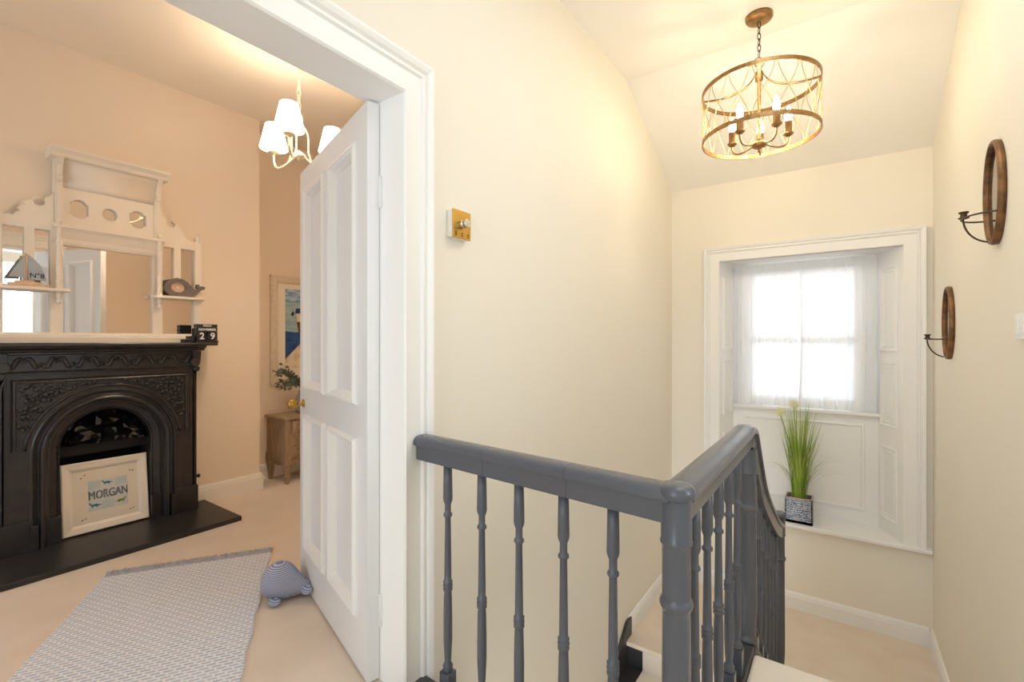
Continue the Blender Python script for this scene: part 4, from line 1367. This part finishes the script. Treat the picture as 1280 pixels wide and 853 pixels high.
# ------------------------------------------------------------------ painting in the alcove
pt = thing('harbour_painting', (XA, 2.42, 0.79), 'harbour painting with moored boat in a pale frame on the alcove wall', 'painting')


def A(a, c, h):
    return (XA + h, 2.1 + a, 0.79 + c)


PW, PH = 0.72, 0.955
b = MB(); b.molding([(0, 0), (0, PH), (PW, PH), (PW, 0)], [(0, 0.001), (0, 0.03), (0.008, 0.035), (0.05, 0.03), (0.066, 0.02), (0.066, 0.001)], A, True); b.build('frame', 'silverframe', pt)
b = MB(); b.prism(rect(0.05, PW - 0.05, 0.05, PH - 0.05), A, 0.002, 0.01); mt = b.build('mount', 'mat_board', pt)
a0, a1, c0, c1 = 0.135, PW - 0.135, 0.14, PH - 0.11
b = MB(); b.prism(rect(a0, a1, c0, c1), A, 0.01, 0.011); b.build('painted_water', 'seapale', mt, root=pt)
b = MB(); b.prism(rect(a0, a1, c1 - 0.12, c1), A, 0.011, 0.0114); b.build('painted_sky', 'skyp', mt, root=pt)
b = MB(); b.prism([(a0, c0), (a1, c0), (a1, 0.56), (a0 + 0.1, 0.46), (a0, 0.47)], A, 0.011, 0.0114); b.build('painted_deep_water', 'sea', mt, root=pt)
b = MB(); b.prism([(a0, c0), (a1, c0), (a1, 0.5), (a0 + 0.2, 0.42), (a0, 0.22)], A, 0.0114, 0.0118); b.build('painted_quay', 'quay', mt, root=pt)
b = MB(); b.prism([(a0 + 0.105, 0.555), (a0 + 0.12, 0.48), (a0 + 0.15, 0.42), (a0 + 0.3, 0.42), (a0 + 0.34, 0.56)], A, 0.0118, 0.0122); b.build('painted_hull', 'boatbrown', mt, root=pt)
b = MB(); b.prism([(a0 + 0.1, 0.64), (a0 + 0.11, 0.555), (a0 + 0.34, 0.56), (a0 + 0.34, 0.66)], A, 0.0118, 0.0122); b.build('painted_cabin', 'boatwhite', mt, root=pt)
b = MB(); b.prism([(a0 + 0.09, 0.63), (a0 + 0.1, 0.675), (a0 + 0.35, 0.695), (a0 + 0.35, 0.64)], A, 0.0122, 0.0126); b.build('painted_awning', 'boatblue', mt, root=pt)
b = MB()
for q in (0.14, 0.19, 0.25): b.prism(rect(a0 + q, a0 + q + 0.025, 0.575, 0.605), A, 0.0122, 0.0126)
b.prism([(a0 + 0.05, 0.62), (a0 + 0.068, 0.6), (a0 + 0.085, 0.63), (a0 + 0.07, 0.65)], A, 0.0114, 0.012)
b.build('painted_dark_detail', 'ink', mt, root=pt)

# ------------------------------------------------------------------ bedside table with vase of eucalyptus
bs = thing('bedside_table', (-3.83, 2.28, 0), 'washed oak three-drawer bedside chest with curved legs in the alcove', 'bedside table')
X0, X1, Y1_, Y2_ = XA + 0.03, -3.70, 2.06, 2.52
b = MB(); b.box((X0, Y1_, 0.2), (X1, Y2_, 0.525)); b.build('carcass', 'washedoak', bs, bevel=0.006)
b = MB(); b.prism([(X0 - 0.005, Y1_ - 0.018), (X1 + 0.01, Y1_ - 0.018), (X1 + 0.025, Y1_ + 0.02), (X1 + 0.025, Y2_ - 0.02), (X1 + 0.01, Y2_ + 0.018), (X0 - 0.005, Y2_ + 0.018)], lambda a, c, h: (a, c, h), 0.525, 0.548); b.build('top', 'washedoak', bs, bevel=0.006)
for (x, y, sx, sy) in ((X1 - 0.025, Y1_ + 0.025, 1, -1), (X1 - 0.025, Y2_ - 0.025, 1, 1), (X0 + 0.025, Y1_ + 0.025, -1, -1), (X0 + 0.025, Y2_ - 0.025, -1, 1)):
    b = MB(); vs = []; fs = []
    for z, w_, o_ in ((0.235, 0.028, 0.004), (0.16, 0.028, 0.008), (0.1, 0.022, 0.0), (0.05, 0.016, -0.002), (0.0, 0.013, 0.008)):
        cx_ = x + sx * o_ * (1 if sx > 0 else 0); cy_ = y + sy * o_ * 0.5
        vs += [(cx_ - w_, cy_ - w_, z), (cx_ + w_, cy_ - w_, z), (cx_ + w_, cy_ + w_, z), (cx_ - w_, cy_ + w_, z)]
    for i in range(4):
        for k in range(4):
            fs.append((i * 4 + k, i * 4 + (k + 1) % 4, i * 4 + 4 + (k + 1) % 4, i * 4 + 4 + k))
    fs += [(0, 1, 2, 3), (16, 17, 18, 19)]
    b.add(vs, fs); b.build('leg', 'washedoak', bs, bevel=0.004)
ap = [(Y1_ + 0.05, 0.2), (Y1_ + 0.05, 0.15), (Y1_ + 0.1, 0.165), (Y1_ + 0.16, 0.15), (2.29, 0.135), (Y2_ - 0.16, 0.15), (Y2_ - 0.1, 0.165), (Y2_ - 0.05, 0.15), (Y2_ - 0.05, 0.2)]
b = MB(); b.prism(ap, lambda a, c, h: (X1 - 0.018 + h, a, c), 0, 0.014); b.build('apron', 'washedoak', bs)
ap = [(X0 + 0.04, 0.2), (X0 + 0.04, 0.16), (X0 + 0.1, 0.17), (X0 + 0.16, 0.14), (X0 + 0.22, 0.15), (X0 + 0.3, 0.165), (X1 - 0.04, 0.15), (X1 - 0.04, 0.2)]
b = MB(); b.prism(ap, lambda a, c, h: (a, Y1_ + 0.004 + h, c), 0, 0.014); b.build('apron', 'washedoak', bs)
for k in range(3):
    z0 = 0.212 + k * 0.104
    b = MB(); b.box((X1, Y1_ + 0.055, z0), (X1 + 0.012, Y2_ - 0.055, z0 + 0.092))
    b.molding([(Y1_ + 0.07, z0 + 0.014), (Y1_ + 0.07, z0 + 0.078), (Y2_ - 0.07, z0 + 0.078), (Y2_ - 0.07, z0 + 0.014)], [(0, 0), (0.002, 0.006), (0.008, 0.006), (0.01, 0)], lambda a, c, h: (X1 + 0.012 + h, a, c), True)
    dr = b.build('drawer', 'washedoak', bs)
    b = MB(); b.lathe([(0.006, 0), (0.005, 0.01), (0.012, 0.016), (0.012, 0.022), (0, 0.026)], (X1 + 0.012, 2.29, z0 + 0.046), (1, 0, 0), 12); b.build('drawer_knob', 'darkbronze', dr, root=bs)

vz = thing('eucalyptus_vase', (-3.86, 2.3, 0.548), 'grey-green eucalyptus sprays in a vase on the bedside chest', 'vase')
b = MB(); b.lathe([(0.045, 0.5485), (0.06, 0.58), (0.066, 0.63), (0.05, 0.69), (0.03, 0.72), (0.034, 0.74), (0.028, 0.74), (0.024, 0.72), (0.0, 0.6)], (-3.86, 2.3, 0), seg=24); b.build('vase_body', 'ceramic', vz)
rnd = random.Random(9)
sb = MB(); lb = MB()
for k in range(22):
    az = rnd.uniform(-2.4, -0.8) if k < 18 else rnd.uniform(0.6, 2.4)
    ln = rnd.uniform(0.14, 0.28); hh = rnd.uniform(0.0, 0.24)
    p0 = Vector((-3.86, 2.3, 0.73)); end = p0 + Vector((math.cos(az) * ln * 0.55, math.sin(az) * ln, hh))
    end.x = max(end.x, XA + 0.06)
    mid = p0 + (end - p0) * 0.5 + Vector((0, 0, 0.08))
    pts = bez(p0, p0 + Vector((0, 0, 0.09)), mid, end, 10)
    sb.tube(pts, 0.0018, 5)
    for i in range(3, 11):
        for s in (-1, 1):
            c = pts[i]; d = Vector((rnd.uniform(-1, 1), rnd.uniform(-1, 1), rnd.uniform(-.6, .8))).normalized(); L = rnd.uniform(0.018, 0.028)
            e = d.orthogonal().normalized()
            q = c + d * L
            lb.add([c, c + d * L * .5 + e * L * .45, c + d * L + e * L * .35, c + d * L * 1.3, c + d * L - e * L * .35, c + d * L * .5 - e * L * .45], [(0, 1, 2, 3, 4, 5)])
sb.build('stems', 'stem', vz); lb.build('leaves', 'euc', vz, kind='stuff')

# ------------------------------------------------------------------ chandelier in the bedroom
CHX, CHY = -2.573, 1.512
ch = thing('chandelier', (CHX, CHY, 2.22), 'cream three-arm chandelier with white cloth shades hanging in the bedroom', 'chandelier')
b = MB(); b.lathe([(0.055, ZBC), (0.055, ZBC - 0.012), (0.03, ZBC - 0.03), (0.006, ZBC - 0.034)], (CHX, CHY, 0), seg=20); b.build('ceiling_rose', 'lampcream', ch)
b = MB(); b.tube([(CHX, CHY, ZBC - 0.03), (CHX, CHY, 2.66)], 0.004, 8); b.build('cable', 'lampcream', ch)
z = 2.665; k = 0
while z > 2.5:
    a = k * PI / 2
    b = MB(); b.tube([(CHX + 0.011 * math.cos(t) * math.cos(a), CHY + 0.011 * math.cos(t) * math.sin(a), z - 0.018 + 0.023 * math.sin(t)) for t in [i * 2 * PI / 12 for i in range(12)]], 0.0028, 6, True)
    b.build('chain_link', 'lampcream', ch); z -= 0.036; k += 1
b = MB(); b.lathe([(0.004, 2.49), (0.018, 2.486), (0.022, 2.47), (0.022, 2.44), (0.016, 2.43), (0.0, 2.428)], (CHX, CHY, 0), seg=16); b.build('top_collar', 'lampcream', ch)
b = MB(); b.lathe([(0, 2.215), (0.008, 2.222), (0.012, 2.232), (0.03, 2.24), (0.036, 2.252), (0.02, 2.266), (0.008, 2.275), (0.0, 2.28)], (CHX, CHY, 0), seg=18); b.build('hub', 'lampcream', ch)
for i in range(3):
    a = math.radians(-45 + 120 * i); dx, dy = math.cos(a), math.sin(a)
    R_ = 0.19
    b = MB(); b.tube([(CHX + p.x * dx, CHY + p.x * dy, p.z) for p in bez((0.02, 0, 2.25), (0.1, 0, 2.2), (0.2, 0, 2.14), (R_, 0, 2.285), 14)], 0.006, 8)
    b.tube([(CHX + p.x * dx, CHY + p.x * dy, p.z) for p in bez((0.014, 0, 2.44), (0.09, 0, 2.36), (0.02, 0, 2.3), (0.075, 0, 2.226), 12)], 0.0045, 7)
    arm = b.build('arm', 'lampcream', ch)
    sx, sy = CHX + R_ * dx, CHY + R_ * dy
    b = MB(); b.lathe([(0.004, 2.278), (0.03, 2.288), (0.034, 2.296), (0.013, 2.298), (0.013, 2.34), (0.009, 2.34)], (sx, sy, 0), seg=16); b.build('candle_cup', 'lampcream', arm, root=ch)
    b = MB(); b.lathe([(0.009, 2.34), (0.016, 2.36), (0.018, 2.375), (0.014, 2.4), (0.004, 2.425), (0, 2.428)], (sx, sy, 0), seg=12); b.build('bulb', 'bulb2', arm, root=ch) if 'bulb2' in M else None
    if 'bulb2' not in M:
        M['bulb2'] = emis('shade_bulb', (1.0, 0.865, 0.69, 1), 480)
        b.build('bulb', 'bulb2', arm, root=ch)
    b = MB(); b.lathe([(0.076, 2.315), (0.0745, 2.325), (0.046, 2.455)], (sx, sy, 0), seg=32, cap=False); shd = b.build('lampshade', 'shade', arm, root=ch)
    b = MB(); b.lathe([(0.0765, 2.321), (0.077, 2.3225), (0.0755, 2.324)], (sx, sy, 0), seg=32, cap=False); b.build('shade_trim', 'silverframe', arm, root=ch)

# ------------------------------------------------------------------ rug
ang = math.atan2(0.84, 0.543)
rg = thing('woven_rug', (-2.974, 0.734, 0.0), 'pale blue and white woven runner rug with grey fringe on the bedroom carpet', 'rug', rot=ang)
RW, RL = 0.735, 1.27
b = MB(); vs = []; fs = []
nx, ny = 16, 26
rnd = random.Random(2)
for j in range(ny + 1):
    for i in range(nx + 1):
        x = RW * i / nx; y = -RL * j / ny
        if i == nx: x += 0.004 * math.sin(j * 1.3)
        for zz in (0.001, 0.0085): vs.append((x, y, zz))
for j in range(ny):
    for i in range(nx):
        q = (j * (nx + 1) + i) * 2
        r_ = q + (nx + 1) * 2
        fs += [(q + 1, q + 3, r_ + 3, r_ + 1), (q, r_, r_ + 2, q + 2)]
        if i == 0: fs.append((q, q + 1, r_ + 1, r_))
        if i == nx - 1: fs.append((q + 2, r_ + 2, r_ + 3, q + 3))
        if j == 0: fs.append((q, q + 2, q + 3, q + 1))
        if j == ny - 1: fs.append((r_, r_ + 1, r_ + 3, r_ + 2))
b.add(vs, fs); b.build('woven_mat', 'rug', rg, local=True)
b = MB()
for i in range(210):
    x = RW * (i + 0.5) / 210
    for k in range(2):
        dx = rnd.uniform(-0.012, 0.012); L = rnd.uniform(0.035, 0.06)
        b.tube([(x, 0.0, 0.006), (x + dx * .4, L * .5, rnd.uniform(0.01, 0.024)), (x + dx, L, rnd.uniform(0.002, 0.02))], [0.0026, 0.0024, 0.0014], 4)
b.build('fringe', 'fringe', rg, local=True, kind='stuff')

# ------------------------------------------------------------------ knitted whale doorstop
WS = 0.9
wd = thing('whale_doorstop', (-2.095, 1.155, 0.0), 'blue and white striped knitted whale doorstop against the open door', 'doorstop', rot=YAW)
b = MB(); vs = []; fs = []
rings = [(-0.104, 0.004, 0.004, 0.083), (-0.1, 0.03, 0.032, 0.083), (-0.09, 0.056, 0.058, 0.083), (-0.07, 0.076, 0.077, 0.085), (-0.035, 0.09, 0.089, 0.088), (0.0, 0.091, 0.09, 0.088), (0.03, 0.082, 0.08, 0.08),
         (0.06, 0.064, 0.062, 0.07), (0.085, 0.046, 0.046, 0.062), (0.108, 0.034, 0.034, 0.058), (0.125, 0.03, 0.026, 0.058), (0.135, 0.02, 0.015, 0.058), (0.138, 0.004, 0.004, 0.058)]
SG = 24
for x, ry, rz_, zc in rings:
    for k in range(SG):
        a = 2 * PI * k / SG
        z = zc + rz_ * math.sin(a)
        vs.append((x * WS, ry * WS * math.cos(a), max(z * WS, 0.002 + 0.006 * abs(math.cos(a)))))
for i in range(len(rings) - 1):
    for k in range(SG):
        fs.append((i * SG + k, i * SG + (k + 1) % SG, (i + 1) * SG + (k + 1) % SG, (i + 1) * SG + k))
fs += [tuple(range(SG)), tuple((len(rings) - 1) * SG + k for k in range(SG))]
b.add(vs, fs, True); b.build('body', 'whale', wd, local=True, subsurf=1)


def blob(c, r, rot=None, n=10):
    b = MB(); vs = []; fs = []
    Rm = rot or Matrix.Identity(3)
    for j in range(1, n):
        th = PI * j / n
        for k in range(14):
            a = 2 * PI * k / 14
            vs.append(Vector(c) * WS + WS * Rm @ Vector((r[0] * math.sin(th) * math.cos(a), r[1] * math.sin(th) * math.sin(a), r[2] * math.cos(th))))
    for j in range(n - 2):
        for k in range(14):
            fs.append((j * 14 + k, j * 14 + (k + 1) % 14, (j + 1) * 14 + (k + 1) % 14, (j + 1) * 14 + k))
    fs += [tuple(range(14)), tuple((n - 2) * 14 + k for k in range(14))]
    b.add(vs, fs, True)
    return b


for s in (-1, 1):
    blob((0.138, 0.028 * s - 0.012, 0.052 - 0.004 * s), (0.036, 0.026, 0.014), Matrix.Rotation(0.5 * s, 3, 'Z') @ Matrix.Rotation(0.5, 3, 'X')).build('tail_fluke', 'whale', wd, local=True, subsurf=1)
blob((0.0, -0.088, 0.022), (0.036, 0.026, 0.014), Matrix.Rotation(-0.4, 3, 'Z') @ Matrix.Rotation(0.35, 3, 'X')).build('side_fin', 'whale', wd, local=True, subsurf=1)
blob((0.0, 0.088, 0.022), (0.036, 0.026, 0.014), Matrix.Rotation(0.4, 3, 'Z') @ Matrix.Rotation(-0.35, 3, 'X')).build('side_fin', 'whale', wd, local=True, subsurf=1)
blob((-0.062, -0.072, 0.096), (0.0038, 0.0038, 0.0038)).build('eye', 'black', wd, local=True)
